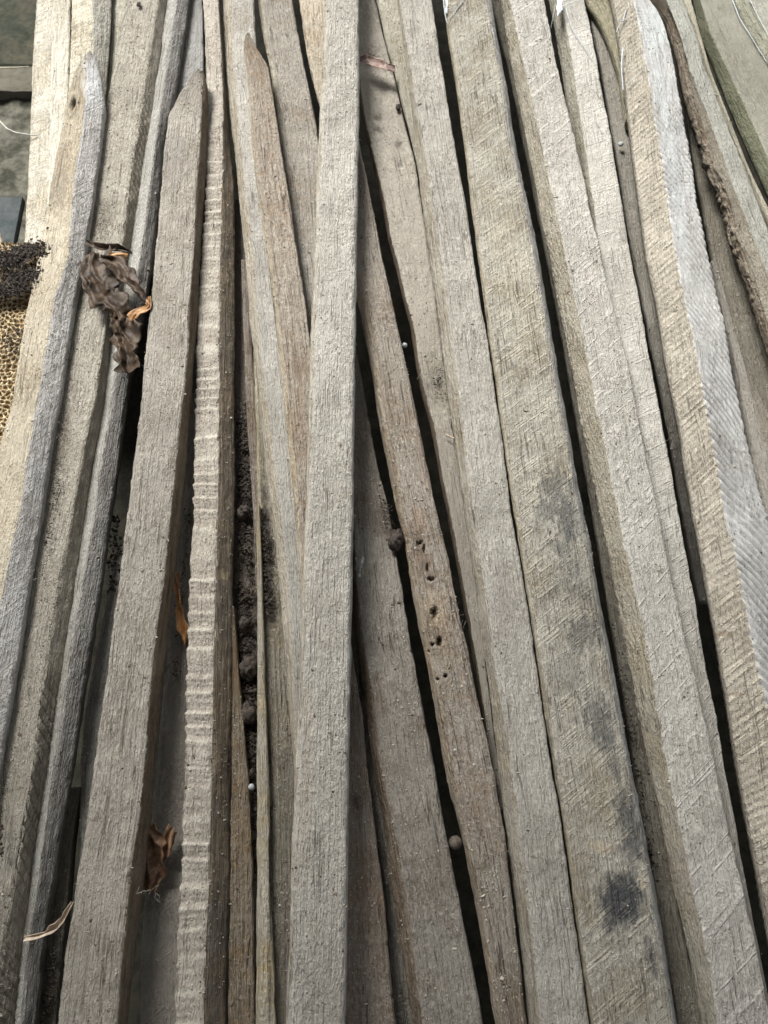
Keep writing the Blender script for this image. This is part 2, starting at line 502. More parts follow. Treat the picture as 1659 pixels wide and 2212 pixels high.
slat('broad grey slat passing under the crumpled dark leaf, right of the knot hole slat',
     [(S3L, -.004), (S3M, 0), (S3R, -.018)],
     [wood((.31, .292, .25), (.25, .22, .16), .78, .35, .6), wood((.36, .335, .28), OLIVE, .75, .3, .3, saw=[(1, -1.3, 120, 3.0, .3, (.40, .37, .31))])],
     z=0.0, T=.032, crumbs=1.5, feat=f3, markfn=m3, step=.0018, cross=.0015,
     marks=[(225, 470, 35, 55, 10, (.14, .125, .10), .55, .6), (205, 1010, 14, 30, 10, (.10, .085, .07), .5, .5), (140, 930, 12, 120, 12, (.12, .1, .08), .5, .5), (62, 1700, 60, 60, 0, (.22, .2, .16), .25, .6)])
S4R = [(410, 0), (393, 117), (377, 217), (353, 317), (343, 433), (330, 553), (317, 653), (283, 806), (267, 920), (253, 1020), (240, 1106), (217, 1273), (197, 1396), (180, 1506), (157, 1659), (133, 1792), (117, 1909), (100, 2009), (80, 2212)]
S4M = [(382, 0), (363, 117), (347, 233), (333, 333), (313, 483), (303, 553), (275, 700), (248, 830), (240, 870), (223, 970), (213, 1053), (205, 1106), (195, 1160), (170, 1310), (150, 1430), (125, 1600), (113, 1659), (95, 1800), (75, 1950), (55, 2080), (45, 2212)]
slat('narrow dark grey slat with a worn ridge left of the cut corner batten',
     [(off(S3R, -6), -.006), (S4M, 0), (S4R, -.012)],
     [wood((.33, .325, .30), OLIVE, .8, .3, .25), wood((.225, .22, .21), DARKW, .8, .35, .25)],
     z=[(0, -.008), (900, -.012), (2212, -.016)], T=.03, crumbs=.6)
slat('short low grey slat between narrow ridged slat and the square tipped batten, top left',
     [([(400, 0), (385, 117), (365, 230), (345, 400), (320, 600)], 0), ([(438, 0), (440, 150), (432, 400), (400, 600)], 0)],
     [wood((.27, .27, .26), OLIVE, .9, .2, .2)], z=-.032, crumbs=.3)
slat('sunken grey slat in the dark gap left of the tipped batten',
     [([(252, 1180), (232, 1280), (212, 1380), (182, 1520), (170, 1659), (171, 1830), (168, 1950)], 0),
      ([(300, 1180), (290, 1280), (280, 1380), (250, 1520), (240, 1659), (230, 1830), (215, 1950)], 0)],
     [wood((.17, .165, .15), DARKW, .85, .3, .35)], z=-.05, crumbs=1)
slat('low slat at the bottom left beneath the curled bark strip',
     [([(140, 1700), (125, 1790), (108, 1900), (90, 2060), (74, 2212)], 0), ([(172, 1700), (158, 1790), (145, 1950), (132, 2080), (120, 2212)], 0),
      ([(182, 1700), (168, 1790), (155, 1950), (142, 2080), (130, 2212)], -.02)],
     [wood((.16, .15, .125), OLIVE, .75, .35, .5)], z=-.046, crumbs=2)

S5L = [(427, 150), (412, 163), (385, 205), (362, 247), (353, 317), (347, 400), (340, 483), (333, 553), (323, 653), (310, 770), (300, 886), (287, 986), (273, 1106), (257, 1239), (243, 1339), (230, 1439), (213, 1556), (200, 1659), (187, 1759), (167, 1876), (150, 1992), (133, 2092), (120, 2212)]
S5M = [(430, 149), (437, 156), (439, 167), (437, 200), (433, 300), (424, 417), (419, 553), (408, 670), (406, 753), (400, 836), (387, 920), (379, 1010), (370, 1106), (357, 1239), (347, 1306), (333, 1406), (327, 1473), (320, 1556), (313, 1659), (302, 1759), (287, 1859), (275, 1959), (267, 2042), (253, 2212)]
S5R = [(433, 149), (442, 158), (450, 207), (447, 333), (440, 433), (433, 553), (427, 670), (418, 770), (413, 853), (405, 936), (398, 1020), (391, 1106), (380, 1206), (363, 1356), (350, 1473), (333, 1659), (320, 1792), (307, 1926), (290, 2042), (273, 2212)]
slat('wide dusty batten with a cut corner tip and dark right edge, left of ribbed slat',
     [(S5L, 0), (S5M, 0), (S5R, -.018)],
     [wood((.305, .285, .25), (.25, .215, .155), .74, .45, .7), wood((.17, .145, .11), DARKW, .45, .8, .5)],  # right edge colour darkened, as it faces away from the light
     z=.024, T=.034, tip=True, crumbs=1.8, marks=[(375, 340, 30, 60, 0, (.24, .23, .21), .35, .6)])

def f_rib(fid, u, v, X, Y):
    s = v / .0218 + 1.0 * vnoise(v * 15, 0 * v, 5) + .25 * vnoise(v * 43, 0 * v, 15) + .10 * vnoise(u * 60, v * 20, 6)
    p = s - np.floor(s)
    amp = (.55 + .6 * vnoise(v * 24, 0 * v + 2, 7))
    prof = np.where(p < .8, -.5 + .9 * (p / .8) ** 1.5, .4 - .9 * (p - .8) / .2)
    fine = .22 * np.sin(s * 2 * np.pi * 3.3 + 1.5 * vnoise(v * 40, u * 20, 9))
    return np.where(fid == 0, (.0030 * prof * amp + .0009 * fine) * (.15 + .85 * sstep(60, 420, Y)), 0)
def m6(fid, u, v, X, Y):  # pale rib lips: the ridge highlights put into the colour
    s = v / .0218 + 1.0 * vnoise(v * 15, 0 * v, 5) + .25 * vnoise(v * 43, 0 * v, 15) + .10 * vnoise(u * 60, v * 20, 6)
    p = s - np.floor(s)
    return np.where(fid == 0, .6 * sstep(.62, .82, p) * (1 - sstep(.84, .96, p)) * sstep(60, 420, Y) * sstep(-.5, .2, vnoise(u * 150, v * 60, 10)), 0), (.52, .50, .43)
S6L = [(437, 0), (442, 84), (444, 200), (445, 333), (440, 433), (433, 553), (427, 653), (422, 753), (420, 853), (417, 953), (416, 1106), (410, 1206), (403, 1339), (400, 1473), (397, 1659), (390, 1792), (387, 1926), (380, 2026), (376, 2212)]
S6M = [(472, 0), (478, 84), (483, 233), (480, 400), (476, 553), (474, 720), (473, 886), (471, 1106), (467, 1239), (462, 1406), (458, 1659), (453, 1859), (447, 1992), (440, 2212)]
S6R = [(476, 0), (482, 84), (487, 167), (497, 300), (508, 400), (508, 553), (507, 800), (507, 1106), (503, 1273), (502, 1506), (498, 1659), (497, 1892), (493, 2026), (490, 2212)]
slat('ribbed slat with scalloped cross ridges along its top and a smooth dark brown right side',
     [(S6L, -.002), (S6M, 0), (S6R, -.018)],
     [wood((.375, .345, .30), WARM, .8, .2, .3, grainf=(200, 30)), wood((.15, .135, .115), (.26, .21, .15), .5, 1.0, .2, grainf=(700, 7))],  # brown right side, its colour also darkened as the shaded side
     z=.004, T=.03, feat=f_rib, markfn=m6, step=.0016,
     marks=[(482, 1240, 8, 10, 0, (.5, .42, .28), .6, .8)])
slat('smooth low slat in the gap between the wide tipped batten and the ribbed slat',
     [([(396, 850), (388, 1000), (378, 1106), (358, 1350), (338, 1659), (318, 1850), (303, 2050), (301, 2212)], 0),
      ([(430, 850), (428, 1000), (425, 1106), (420, 1350), (412, 1659), (405, 1850), (400, 2050), (395, 2212)], 0)],
     [wood((.225, .21, .185), OLIVE, .92, .25, .3, bump=.6, saw=[(1, .9, 160, .8, .25, (.36, .33, .28))])], z=-.026, T=.02, crumbs=.6)

# --- gap with black soil
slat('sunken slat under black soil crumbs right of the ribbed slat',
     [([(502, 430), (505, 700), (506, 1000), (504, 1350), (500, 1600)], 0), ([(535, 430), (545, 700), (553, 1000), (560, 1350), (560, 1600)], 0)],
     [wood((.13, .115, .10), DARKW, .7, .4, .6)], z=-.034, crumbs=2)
slat('thin brown sliver slat at the right of the black soil gap',
     [([(520, 560), (524, 700), (532, 900), (546, 1106), (551, 1270)], 0), ([(534, 560), (542, 700), (548, 800), (555, 900), (565, 1106), (570, 1270)], -.003)],
     [wood((.20, .175, .15), DARKW, .6, .8, .3)], z=-.016, T=.02, crumbs=.5)
slat('worn brown slat with bare streaks at the bottom beside the ribbed slat',
     [([(499, 1310), (500, 1473), (498, 1659), (495, 1900), (490, 2212)], 0), ([(505, 1310), (518, 1473), (532, 1620), (540, 1700), (547, 1900), (552, 2212)], -.001)],
     [wood((.19, .165, .13), (.25, .175, .10), .5, .9, .8, grainf=(420, 16), dark=(.06, .045, .035))], z=-.014, T=.022, crumbs=1.5)

# --- slat 8 (tan/grey) and relatives
S8L = [(480, 0), (488, 167), (510, 367), (528, 553), (540, 700), (553, 800), (558, 850), (572, 1000), (585, 1106), (603, 1273), (616, 1423), (626, 1556), (633, 1659), (640, 1850)]
S8M = [(500, 0), (506, 167), (524, 367), (546, 553), (556, 700), (567, 800), (575, 850), (590, 986), (604, 1106), (621, 1256), (630, 1373), (637, 1500), (642, 1659), (650, 1850)]
S8R = [(549, 0), (553, 100), (566, 300), (580, 553), (598, 700), (615, 850), (630, 1000), (640, 1106), (655, 1256), (662, 1373), (668, 1500), (672, 1659), (680, 1850)]
slat('long narrow slat with a tan left edge passing left of the tall pointed slat',
     [(S8L, -.014), (S8M, 0), (S8R, 0)],
     [wood((.35, .32, .265), (.38, .325, .235), .6, .8, .3, grainf=(420, 8)), wood((.34, .33, .30), TAN, .8, .4, .3)],
     z=.004, T=.025, crumbs=.7, marks=[(525, 40, 22, 40, 0, (.2, .17, .13), .45, .6)])
slat('dark slat with a pale left edge left of the centre slat, soil gathered on it',
     [([(545, 600), (548, 800), (552, 1000), (556, 1106), (558, 1300), (558, 1500), (556, 1659), (555, 1900), (553, 2212)], -.012),
      ([(551, 600), (554, 800), (559, 1000), (564, 1106), (570, 1300), (574, 1500), (580, 1659), (582, 1850), (584, 1900), (586, 2212)], 0),
      ([(575, 600), (590, 800), (600, 1000), (612, 1106), (630, 1300), (640, 1500), (645, 1659), (648, 1900), (650, 2212)], -.002)],
     [wood((.36, .33, .25), (.38, .32, .2), .6, .8, .2, grainf=(400, 8)), wood((.205, .19, .155), (.21, .18, .12), .62, .8, .7)],
     z=-.010, T=.025, crumbs=2.2,
     marks=[(575, 1180, 14, 150, -3, (.05, .045, .04), .85, .4), (620, 1750, 18, 200, 2, (.12, .11, .095), .5, .5), (615, 2050, 16, 180, 0, (.13, .115, .1), .5, .5)])
slat('split pale strip at the bottom left of the centre slat, cracked lengthwise',
     [([(553, 1090), (555, 1250), (555, 1450), (554, 1659), (554, 1900), (552, 2212)], -.010), ([(556, 1090), (559, 1250), (560, 1450), (561, 1659), (563, 1900), (562, 2212)], 0), ([(561, 1090), (567, 1250), (573, 1450), (580, 1659), (586, 1900), (590, 2050), (597, 2212)], 0)],
     [wood((.36, .335, .275), (.45, .36, .2), .65, .9, .2, grainf=(400, 7))], z=.0, T=.02, crumbs=.6,
     feat=lambda fid, u, v, X, Y: -.004 * np.exp(-((X - (582 + (Y - 1659) * .012)) / 2.0) ** 2) * sstep(1780, 1850, Y))

def crackf(lines, depth=.0022, wpx=1.7):
    def f(fid, u, v, X, Y):
        d = 0
        for pts in lines:
            px = [p[0] for p in pts]; py = [p[1] for p in pts]
            xc = np.interp(Y, py, px) + 1.4 * vnoise(Y / 9, 0 * Y, 3) + .8 * vnoise(Y / 3, 0 * Y, 4)
            on = sstep(py[0] - 5, py[0] + 5, Y) * (1 - sstep(py[-1] - 5, py[-1] + 5, Y)) * (.45 + .55 * sstep(-.3, .2, vnoise(Y / 16, 0 * Y + 9, 8)))
            d = d - depth * np.exp(-((X - xc) / wpx) ** 2) * on
        return d
    return f
S9L = [(533, 71), (527, 83), (526, 130), (540, 330), (553, 417), (568, 553), (586, 686), (597, 820), (613, 970), (625, 1106), (640, 1256), (648, 1400), (660, 1600)]
S9M = [(535, 71), (532, 90), (537, 150), (550, 330), (564, 440), (586, 553), (603, 686), (618, 820), (633, 970), (645, 1106), (655, 1256), (663, 1400), (672, 1600)]
S9R = [(538, 71), (560, 110), (580, 143), (598, 250), (612, 350), (630, 450), (644, 553), (660, 660), (675, 760), (690, 900), (700, 1100), (705, 1256), (708, 1400), (712, 1600)]
slat('pointed slat with tan left side and cracked brown face, tucked under the centre slat',
     [(S9L, -.015), (S9M, 0), (S9R, 0)],
     [wood((.35, .31, .245), (.38, .305, .20), .6, .8, .35, grainf=(420, 9)), wood((.29, .26, .22), (.27, .195, .125), .64, .7, .55)],
     z=.010, T=.024, tip=True, crumbs=1.0, step=.002, cross=.0015,
     feat=crackf([[(575, 300), (600, 620), (620, 780)], [(590, 350), (640, 700)], [(610, 500), (625, 780), (640, 1000)]]),
     marks=[(650, 790, 26, 45, 0, (.16, .12, .085), .6, .6), (640, 640, 20, 60, 0, (.2, .17, .14), .4, .6), (640, 900, 22, 80, 0, (.21, .15, .10), .5, .5)])
slat('broad grey slat behind the tall pointed slat, a gap on its right',
     [([(555, 0), (568, 83), (583, 147), (600, 300), (615, 420), (640, 650), (655, 850)], -.006), ([(566, 0), (578, 83), (592, 147), (610, 300), (622, 420), (645, 650), (660, 850)], 0),
      ([(631, 0), (650, 100), (670, 200), (687, 283), (700, 400), (712, 650), (715, 850)], 0)],
     [wood((.35, .325, .265), TAN, .6, .6, .2), wood((.285, .268, .235), (.26, .205, .15), .7, .6, .6)],
     z=-.012, T=.024, crumbs=1.3)
slat('creamy tan slat disappearing under the centre slat at the top',
     [([(645, 0), (662, 117), (690, 227), (704, 300), (730, 450)], 0), ([(720, 0), (725, 117), (740, 227), (750, 300), (765, 450)], 0)],
     [wood((.38, .34, .275), (.40, .32, .22), .6, .7, .3)], z=-.006, T=.022, crumbs=.5)

CL = [(700, 0), (695, 133), (688, 283), (683, 417), (678, 553), (671, 720), (668, 853), (663, 986), (660, 1106), (652, 1273), (650, 1373), (645, 1490), (636, 1659), (628, 1859), (625, 1992), (621, 2092), (616, 2212)]
CR = [(774, 0), (776, 167), (774, 267), (772, 433), (769, 553), (767, 753), (765, 853), (763, 986), (762, 1106), (760, 1273), (757, 1406), (754, 1540), (752, 1659), (751, 1826), (749, 1992), (746, 2212)]
slat('light grey centre slat lying on top of the pile from top edge to bottom edge',
     [(off(CL, 0), -.008), (off(CL, 7), 0), (off(CR, -4), 0), (off(CR, 2), -.006)],
     [wood((.38, .36, .31), TAN, .6, .6, .2), wood((.385, .372, .335), WARM, .88, .35, .38, bump=1.25), wood((.36, .36, .34), WARM, .8, .4, .3)],
     z=.042, T=.02, crumbs=1.5, step=.0022, cross=.0017,
     marks=[(735, 962, 4, 5, 0, (.10, .03, .025), .9, .3), (700, 1330, 40, 90, 0, (.28, .255, .215), .35, .7), (660, 1700, 18, 250, 2, (.30, .25, .19), .4, .6), (700, 2100, 50, 90, 0, (.27, .24, .205), .3, .7)])

# --- right of centre
S13L = [(757, 300), (757, 400), (758, 553), (765, 620), (780, 686), (800, 786), (813, 886), (830, 970), (846, 1053), (857, 1106), (873, 1173), (886, 1256), (903, 1356), (923, 1440), (940, 1540), (956, 1640), (963, 1680), (993, 1792), (1013, 1892), (1033, 1992), (1050, 2092), (1070, 2212)]
S13R = [(775, 300), (786, 350), (806, 450), (826, 553), (846, 636), (863, 720), (886, 820), (906, 920), (923, 1003), (945, 1106), (970, 1206), (993, 1323), (1013, 1406), (1033, 1506), (1053, 1590), (1067, 1659), (1080, 1740), (1090, 1792), (1103, 1892), (1118, 2020), (1128, 2100), (1140, 2212)]
HOLES = [(939, 1324, 9, 13), (950, 1386, 6, 12), (925, 1407, 3, 3.5), (962, 1460, 4.5, 4), (943, 1467, 3.5, 3), (934, 1392, 5, 4), (906, 1172, 8, 5), (917, 1186, 4, 9), (923, 1226, 3, 8), (930, 1250, 8, 4)]
cr13 = crackf([[(785, 560), (800, 700), (820, 850), (845, 960)], [(845, 940), (858, 1020), (870, 1120), (890, 1240), (935, 1350)], [(950, 1480), (985, 1640), (1000, 1700), (1040, 1810)], [(955, 1560), (975, 1659), (1000, 1800)], [(835, 780), (880, 980)]], .0028, 1.5)
def f13(fid, u, v, X, Y):
    d = cr13(fid, u, v, X, Y)
    for hx, hy, a, b in HOLES:
        d = d - .006 * (1 - sstep(.6, 1.15, np.hypot((X - hx) / a, (Y - hy) / b) + .35 * vnoise(X / 3.5, Y / 4, int(hx))))
    return d
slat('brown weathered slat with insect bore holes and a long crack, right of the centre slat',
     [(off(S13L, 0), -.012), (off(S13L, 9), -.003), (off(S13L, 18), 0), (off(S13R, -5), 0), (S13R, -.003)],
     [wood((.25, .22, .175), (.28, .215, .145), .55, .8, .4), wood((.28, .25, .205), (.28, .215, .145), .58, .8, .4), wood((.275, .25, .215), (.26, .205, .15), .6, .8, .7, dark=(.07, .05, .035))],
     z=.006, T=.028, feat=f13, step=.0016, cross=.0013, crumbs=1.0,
     marks=[(hx, hy, a * .8, b * .8, 0, (.04, .026, .015), .9 if hy > 1300 else .55, .05 if hy > 1300 else .4) for hx, hy, a, b in HOLES] +  # dark brown inside the holes stands in for their depth shade
           [(910, 1190, 26, 90, -14, (.13, .085, .055), .6, .6), (940, 1320, 30, 60, -14, (.38, .30, .2), .4, .6), (905, 1130, 24, 40, -10, (.3, .2, .14), .4, .5), (920, 1010, 20, 70, -10, (.24, .18, .15), .5, .5)])
S14L = [(745, 700), (752, 900), (757, 1106), (760, 1250), (766, 1373), (780, 1473), (796, 1606), (806, 1659), (830, 1792), (850, 1959), (873, 2092), (890, 2212)]
S14M = [(750, 700), (757, 900), (762, 1106), (768, 1250), (783, 1390), (800, 1473), (816, 1590), (822, 1659), (843, 1759), (863, 1859), (880, 1959), (893, 2059), (910, 2212)]
S14R = [(760, 700), (783, 820), (800, 920), (815, 1000), (843, 1106), (860, 1206), (873, 1290), (886, 1373), (906, 1473), (920, 1556), (940, 1659), (956, 1759), (976, 1859), (996, 1959), (1016, 2059), (1036, 2159), (1043, 2212)]
slat('grey slat with a white bird dropping, between centre slat and bored brown slat',
     [(S14L, -.016), (S14M, 0), (S14R, 0)],
     [wood((.20, .165, .13), DARKW, .5, .7, .5), wood((.225, .21, .185), (.20, .16, .12), .7, .65, .6)],
     z=[(0, -.022), (900, -.014), (1500, -.006), (2212, 0)], T=.026, crumbs=1.6, step=.002,
     feat=crackf([[(840, 1360), (850, 1440)], [(853, 1480), (862, 1600), (870, 1680), (890, 1800)], [(905, 1900), (940, 2212)]], .0018, 1.6),
     marks=[(783, 1210, 4, 8, 10, (.62, .65, .66), 1, .25), (777, 1242, 3, 5, 10, (.62, .65, .66), 1, .25), (780, 1226, 1.6, 10, 15, (.62, .65, .66), .9, .2), (830, 1130, 30, 50, 0, (.14, .11, .09), .5, .7),
            (820, 1500, 14, 70, -12, (.18, .14, .10), .5, .5)])
slat('brown scratched slat emerging right of the centre slat at the bottom',
     [([(735, 1380), (735, 1500), (732, 1659), (730, 1900), (725, 2212)], 0), ([(757, 1380), (766, 1440), (780, 1523), (790, 1606), (794, 1659), (803, 1726), (816, 1826), (830, 1926), (840, 2059), (850, 2159), (858, 2212)], -.001)],
     [wood((.21, .185, .155), (.21, .155, .11), .62, .8, .55)], z=-.004, T=.022, crumbs=1.5,
     feat=lambda fid, u, v, X, Y: -.0009 * sum(np.exp(-((Y - (yy - (X - 750) * sl) + 4 * vnoise(X / 14, Y / 400, 5)) / 4) ** 2) * sstep(-.5, .3, vnoise(X / 18, 0 * X + yy, 6)) * (X > 750) for yy, sl in ((2065, .3), (2190, .35), (2182, .3), (1660, .1))))
slat('sunken grey slat between the scratched brown slat and the grey slat at the bottom',
     [([(768, 1450), (790, 1659), (800, 1726), (830, 1926), (842, 2100), (850, 2212)], 0), ([(810, 1450), (830, 1659), (842, 1760), (865, 1959), (888, 2120), (902, 2212)], 0)],
     [wood((.20, .19, .165), DARKW, .75, .4, .5)], z=-.028, T=.02, crumbs=2)

S12L = [(758, 0), (778, 187), (786, 250), (806, 333), (830, 433), (847, 533), (858, 560), (873, 636), (893, 703), (906, 803), (923, 870), (940, 936), (960, 1053), (972, 1106), (996, 1240), (1020, 1373), (1040, 1506), (1055, 1606), (1080, 1750)]
S12R = [(811, 0), (830, 83), (853, 167), (875, 267), (901, 360), (908, 417), (922, 500), (930, 560), (950, 703), (967, 836), (987, 986), (1005, 1106), (1025, 1240), (1040, 1356), (1055, 1473), (1070, 1606), (1095, 1750)]
def f12(fid, u, v, X, Y):
    a = -.003 * sum(np.exp(-(np.hypot((X - cx_) / 9, (Y - cy_) / 7)) ** 2) for cx_, cy_ in ((815, 255), (820, 281), (863, 315), (865, 355)))
    c = crackf([[(928, 855), (940, 870), (960, 886)]], .003, 3)(fid, u, v, X, Y)
    return a + c
slat('low smooth dusty slat carrying the pinkish leaf, right of the centre slat',
     [(off(S12L, -7), -.02), (S12L, 0), (S12R, 0)],
     [wood((.13, .105, .08), DARKW, .4, .8, .3), wood((.255, .238, .205), (.25, .22, .17), .92, .15, .35, bump=.6)],  # top colour lowered for the shade between higher slats
     z=-.012, T=.024, feat=f12, crumbs=.8,
     marks=[(815, 255, 12, 7, 30, (.13, .12, .1), .8, .5), (820, 281, 13, 4, 30, (.13, .12, .1), .8, .5), (863, 315, 9, 16, -25, (.14, .13, .11), .8, .5), (865, 355, 5, 4, 0, (.13, .12, .1), .8, .3), (940, 790, 25, 35, 0, (.20, .185, .14), .6, .7), (955, 850, 22, 40, 0, (.22, .2, .15), .5, .7)])
slat('narrow dull slat between the leaf slat and the next grey slat at the top',
     [([(813, 0), (838, 110), (858, 180), (880, 270), (903, 365), (912, 430)], -.004), ([(822, 0), (847, 110), (866, 180), (885, 270), (906, 365), (915, 430)], 0), ([(866, 0), (882, 110), (893, 200), (905, 270), (920, 365), (930, 430)], 0)],
     [wood((.31, .295, .245), OLIVE, .7, .4, .6)], z=-.004, T=.02, crumbs=1.2, tip=False)
S17L = [(857, 0), (875, 133), (893, 280), (908, 417), (928, 560), (948, 703), (965, 836), (985, 986), (1003, 1106), (1022, 1240), (1038, 1373), (1055, 1473), (1067, 1573), (1075, 1659), (1088, 1759), (1109, 1920), (1124, 2042), (1141, 2212)]
S17M = [(862, 0), (879, 100), (893, 200), (907, 283), (922, 367), (932, 433), (941, 500), (951, 560), (968, 686), (987, 820), (1004, 953), (1023, 1106), (1046, 1273), (1063, 1406), (1077, 1490), (1100, 1640), (1116, 1759), (1128, 1859), (1144, 1992), (1156, 2092), (1166, 2212)]
S17R = [(935, 0), (946, 83), (960, 167), (976, 267), (993, 367), (1010, 450), (1024, 553), (1043, 670), (1060, 770), (1076, 870), (1092, 986), (1106, 1106), (1125, 1206), (1142, 1306), (1159, 1423), (1175, 1540), (1192, 1659), (1211, 1759), (1228, 1876), (1245, 2009), (1259, 2092), (1275, 2212)]
slat('purplish grey slat with a tan left edge, directly left of the black stained slat',
     [(S17L, -.016), (S17M, 0), (S17R, 0)],
     [wood((.30, .28, .235), (.33, .285, .205), .62, .8, .3, grainf=(420, 9)), wood((.335, .323, .29), PINKG, .88, .4, .45)],
     z=.012, T=.028, crumbs=1.3, marks=[(1090, 1300, 30, 90, -9, (.25, .225, .21), .4, .7)])
S18L = [(958, 0), (966, 67), (980, 150), (990, 217), (1003, 317), (1015, 417), (1030, 533), (1034, 560), (1053, 703), (1072, 836), (1086, 936), (1101, 1050), (1110, 1106), (1127, 1206), (1145, 1323), (1162, 1440), (1178, 1540), (1196, 1659), (1215, 1759), (1231, 1876), (1248, 2009), (1262, 2109), (1277, 2212)]
S18R = [(1057, 0), (1066, 67), (1086, 167), (1103, 283), (1119, 367), (1137, 450), (1158, 553), (1173, 636), (1187, 720), (1206, 836), (1223, 920), (1239, 1020), (1255, 1106), (1274, 1190), (1293, 1306), (1310, 1390), (1329, 1490), (1346, 1590), (1360, 1659), (1380, 1759), (1399, 1859), (1419, 1976), (1434, 2059), (1449, 2159), (1457, 2212)]
BL = (.055, .058, .062)
slat('broad tan slat blotched with blue black mould stains along its lower half',
     [(off(S18L, 0), -.004), (off(S18L, 6), 0), (off(S18R, -3), 0), (off(S18R, 7), -.012)],
     [wood((.32, .295, .235), (.37, .31, .205), .6, .7, .4), wood((.325, .312, .27), (.275, .24, .175), .62, .6, .5, saw=[(1, .75, 110, 2.0, .45, (.47, .44, .36))]), wood((.30, .30, .29), DGREY, .8, .4, .4)],
     z=.016, T=.026, crumbs=.8, step=.0022,
     marks=[(1205, 1055, 35, 55, -35, BL, .55, .6), (1195, 1100, 40, 30, 0, BL, .6, .6), (1228, 1150, 22, 28, 0, BL, .8, .5), (1215, 1185, 40, 28, 30, BL, .5, .7), (1240, 1245, 30, 60, -20, BL, .45, .75),
            (1262, 1370, 45, 60, 0, BL, .6, .7), (1225, 1120, 34, 70, -12, BL, .7, .6), (1300, 1560, 34, 90, -14, BL, .65, .6), (1362, 1790, 26, 110, -13, BL, .75, .6), (1250, 1300, 60, 260, -13, (.19, .185, .16), .45, .8), (1285, 1530, 40, 26, -30, BL, .6, .7), (1310, 1610, 24, 26, 0, BL, .6, .6), (1345, 1740, 24, 60, -15, BL, .55, .75), (1365, 1840, 22, 60, -12, BL, .6, .6),
            (1345, 1945, 56, 72, -5, BL, .97, .38), (1235, 1450, 60, 50, 0, BL, .35, .8), (1265, 1290, 25, 60, -15, BL, .5, .7), (1330, 1660, 20, 50, -15, BL, .55, .7), (1320, 1995, 28, 30, 0, BL, .85, .5), (1405, 2060, 14, 60, -12, BL, .6, .5), (1190, 660, 12, 60, -10, BL, .35, .6), (1110, 600, 45, 200, -12, (.40, .36, .26), .3, .7),
            (1350, 2150, 70, 60, 0, (.25, .21, .15), .4, .7), (1300, 1700, 45, 90, -15, (.28, .25, .18), .4, .7), (1385, 1910, 10, 18, -20, (.5, .42, .3), .6, .5), (1300, 1830, 30, 18, 20, (.45, .38, .27), .5, .6)])
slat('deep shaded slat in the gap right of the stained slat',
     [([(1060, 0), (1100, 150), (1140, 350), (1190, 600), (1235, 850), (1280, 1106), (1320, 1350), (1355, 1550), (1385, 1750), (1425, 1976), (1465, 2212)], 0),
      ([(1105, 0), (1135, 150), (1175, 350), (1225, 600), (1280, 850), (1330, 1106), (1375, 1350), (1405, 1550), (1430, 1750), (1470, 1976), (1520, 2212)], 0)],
     [wood((.19, .18, .15), (.16, .13, .09), .75, .4, .7)], z=[(0, -.07), (1100, -.065), (1700, -.045), (2212, -.03)], T=.02, crumbs=2)  # wood colour lowered too, for the shade deep in the gap
S19L = [(1083, 0), (1100, 117), (1119, 213), (1139, 317), (1156, 400), (1170, 483), (1190, 560), (1209, 670), (1227, 753), (1246, 853), (1268, 970), (1295, 1106), (1319, 1223), (1340, 1340), (1360, 1440), (1378, 1540), (1403, 1659), (1430, 1792), (1457, 1926), (1483, 2042), (1505, 2159), (1513, 2212)]
S19M = [(1103, 0), (1126, 117), (1149, 217), (1168, 300), (1184, 383), (1200, 450), (1220, 553), (1246, 670), (1267, 770), (1286, 870), (1304, 953), (1334, 1106), (1358, 1223), (1383, 1323), (1402, 1423), (1418, 1523), (1441, 1659), (1466, 1776), (1489, 1892), (1515, 2009), (1534, 2109), (1547, 2212)]
S19R = [(1178, 0), (1196, 100), (1216, 190), (1239, 283), (1259, 367), (1276, 450), (1301, 553), (1323, 653), (1346, 736), (1366, 820), (1386, 936), (1405, 1020), (1424, 1106), (1443, 1206), (1466, 1306), (1489, 1406), (1513, 1506), (1533, 1590), (1549, 1659), (1569, 1759), (1589, 1843), (1613, 1943), (1636, 2042), (1653, 2126), (1668, 2212)]
def f19(fid, u, v, X, Y):
    s = (u * 1.0 + v * .28) / .0042 + .5 * vnoise(v * 30, u * 50, 61)
    return np.where(fid == 0, .0007 * np.sin(s * 2 * np.pi) * sstep(-.4, .3, vnoise(v * 9, 0 * v, 62)), 0)
slat('pinkish grey slat with a fluted tan left face, first right of the mould stained slat',
     [(S19L, -.018), (S19M, 0), (S19R, -.001)],
     [wood((.28, .262, .215), (.30, .26, .185), .6, .6, .35, saw=[(.35, 1, 230, 1.5, .3, (.44, .39, .28))]),
      wood((.372, .362, .33), PINKG, .93, .15, .3, bump=1.0, saw=[(1, .85, 55, 1.2, .5, (.50, .48, .45))])],
     z=.018, T=.028, feat=f19, crumbs=1.4, step=.002, cross=.0015,
     marks=[(1210, 300, 14, 60, -10, (.28, .25, .22), .4, .7), (1280, 640, 25, 80, -12, (.34, .31, .28), .35, .7), (1480, 1900, 20, 90, -12, (.34, .31, .28), .35, .7)])
S20R = [(1264, 0), (1286, 100), (1299, 183), (1319, 283), (1336, 383), (1352, 483), (1366, 560), (1383, 643), (1399, 736), (1419, 836), (1438, 946), (1453, 1020), (1469, 1106), (1489, 1223), (1509, 1323), (1529, 1456), (1549, 1540), (1566, 1659), (1586, 1759), (1610, 1892), (1626, 1976), (1650, 2100), (1672, 2212)]
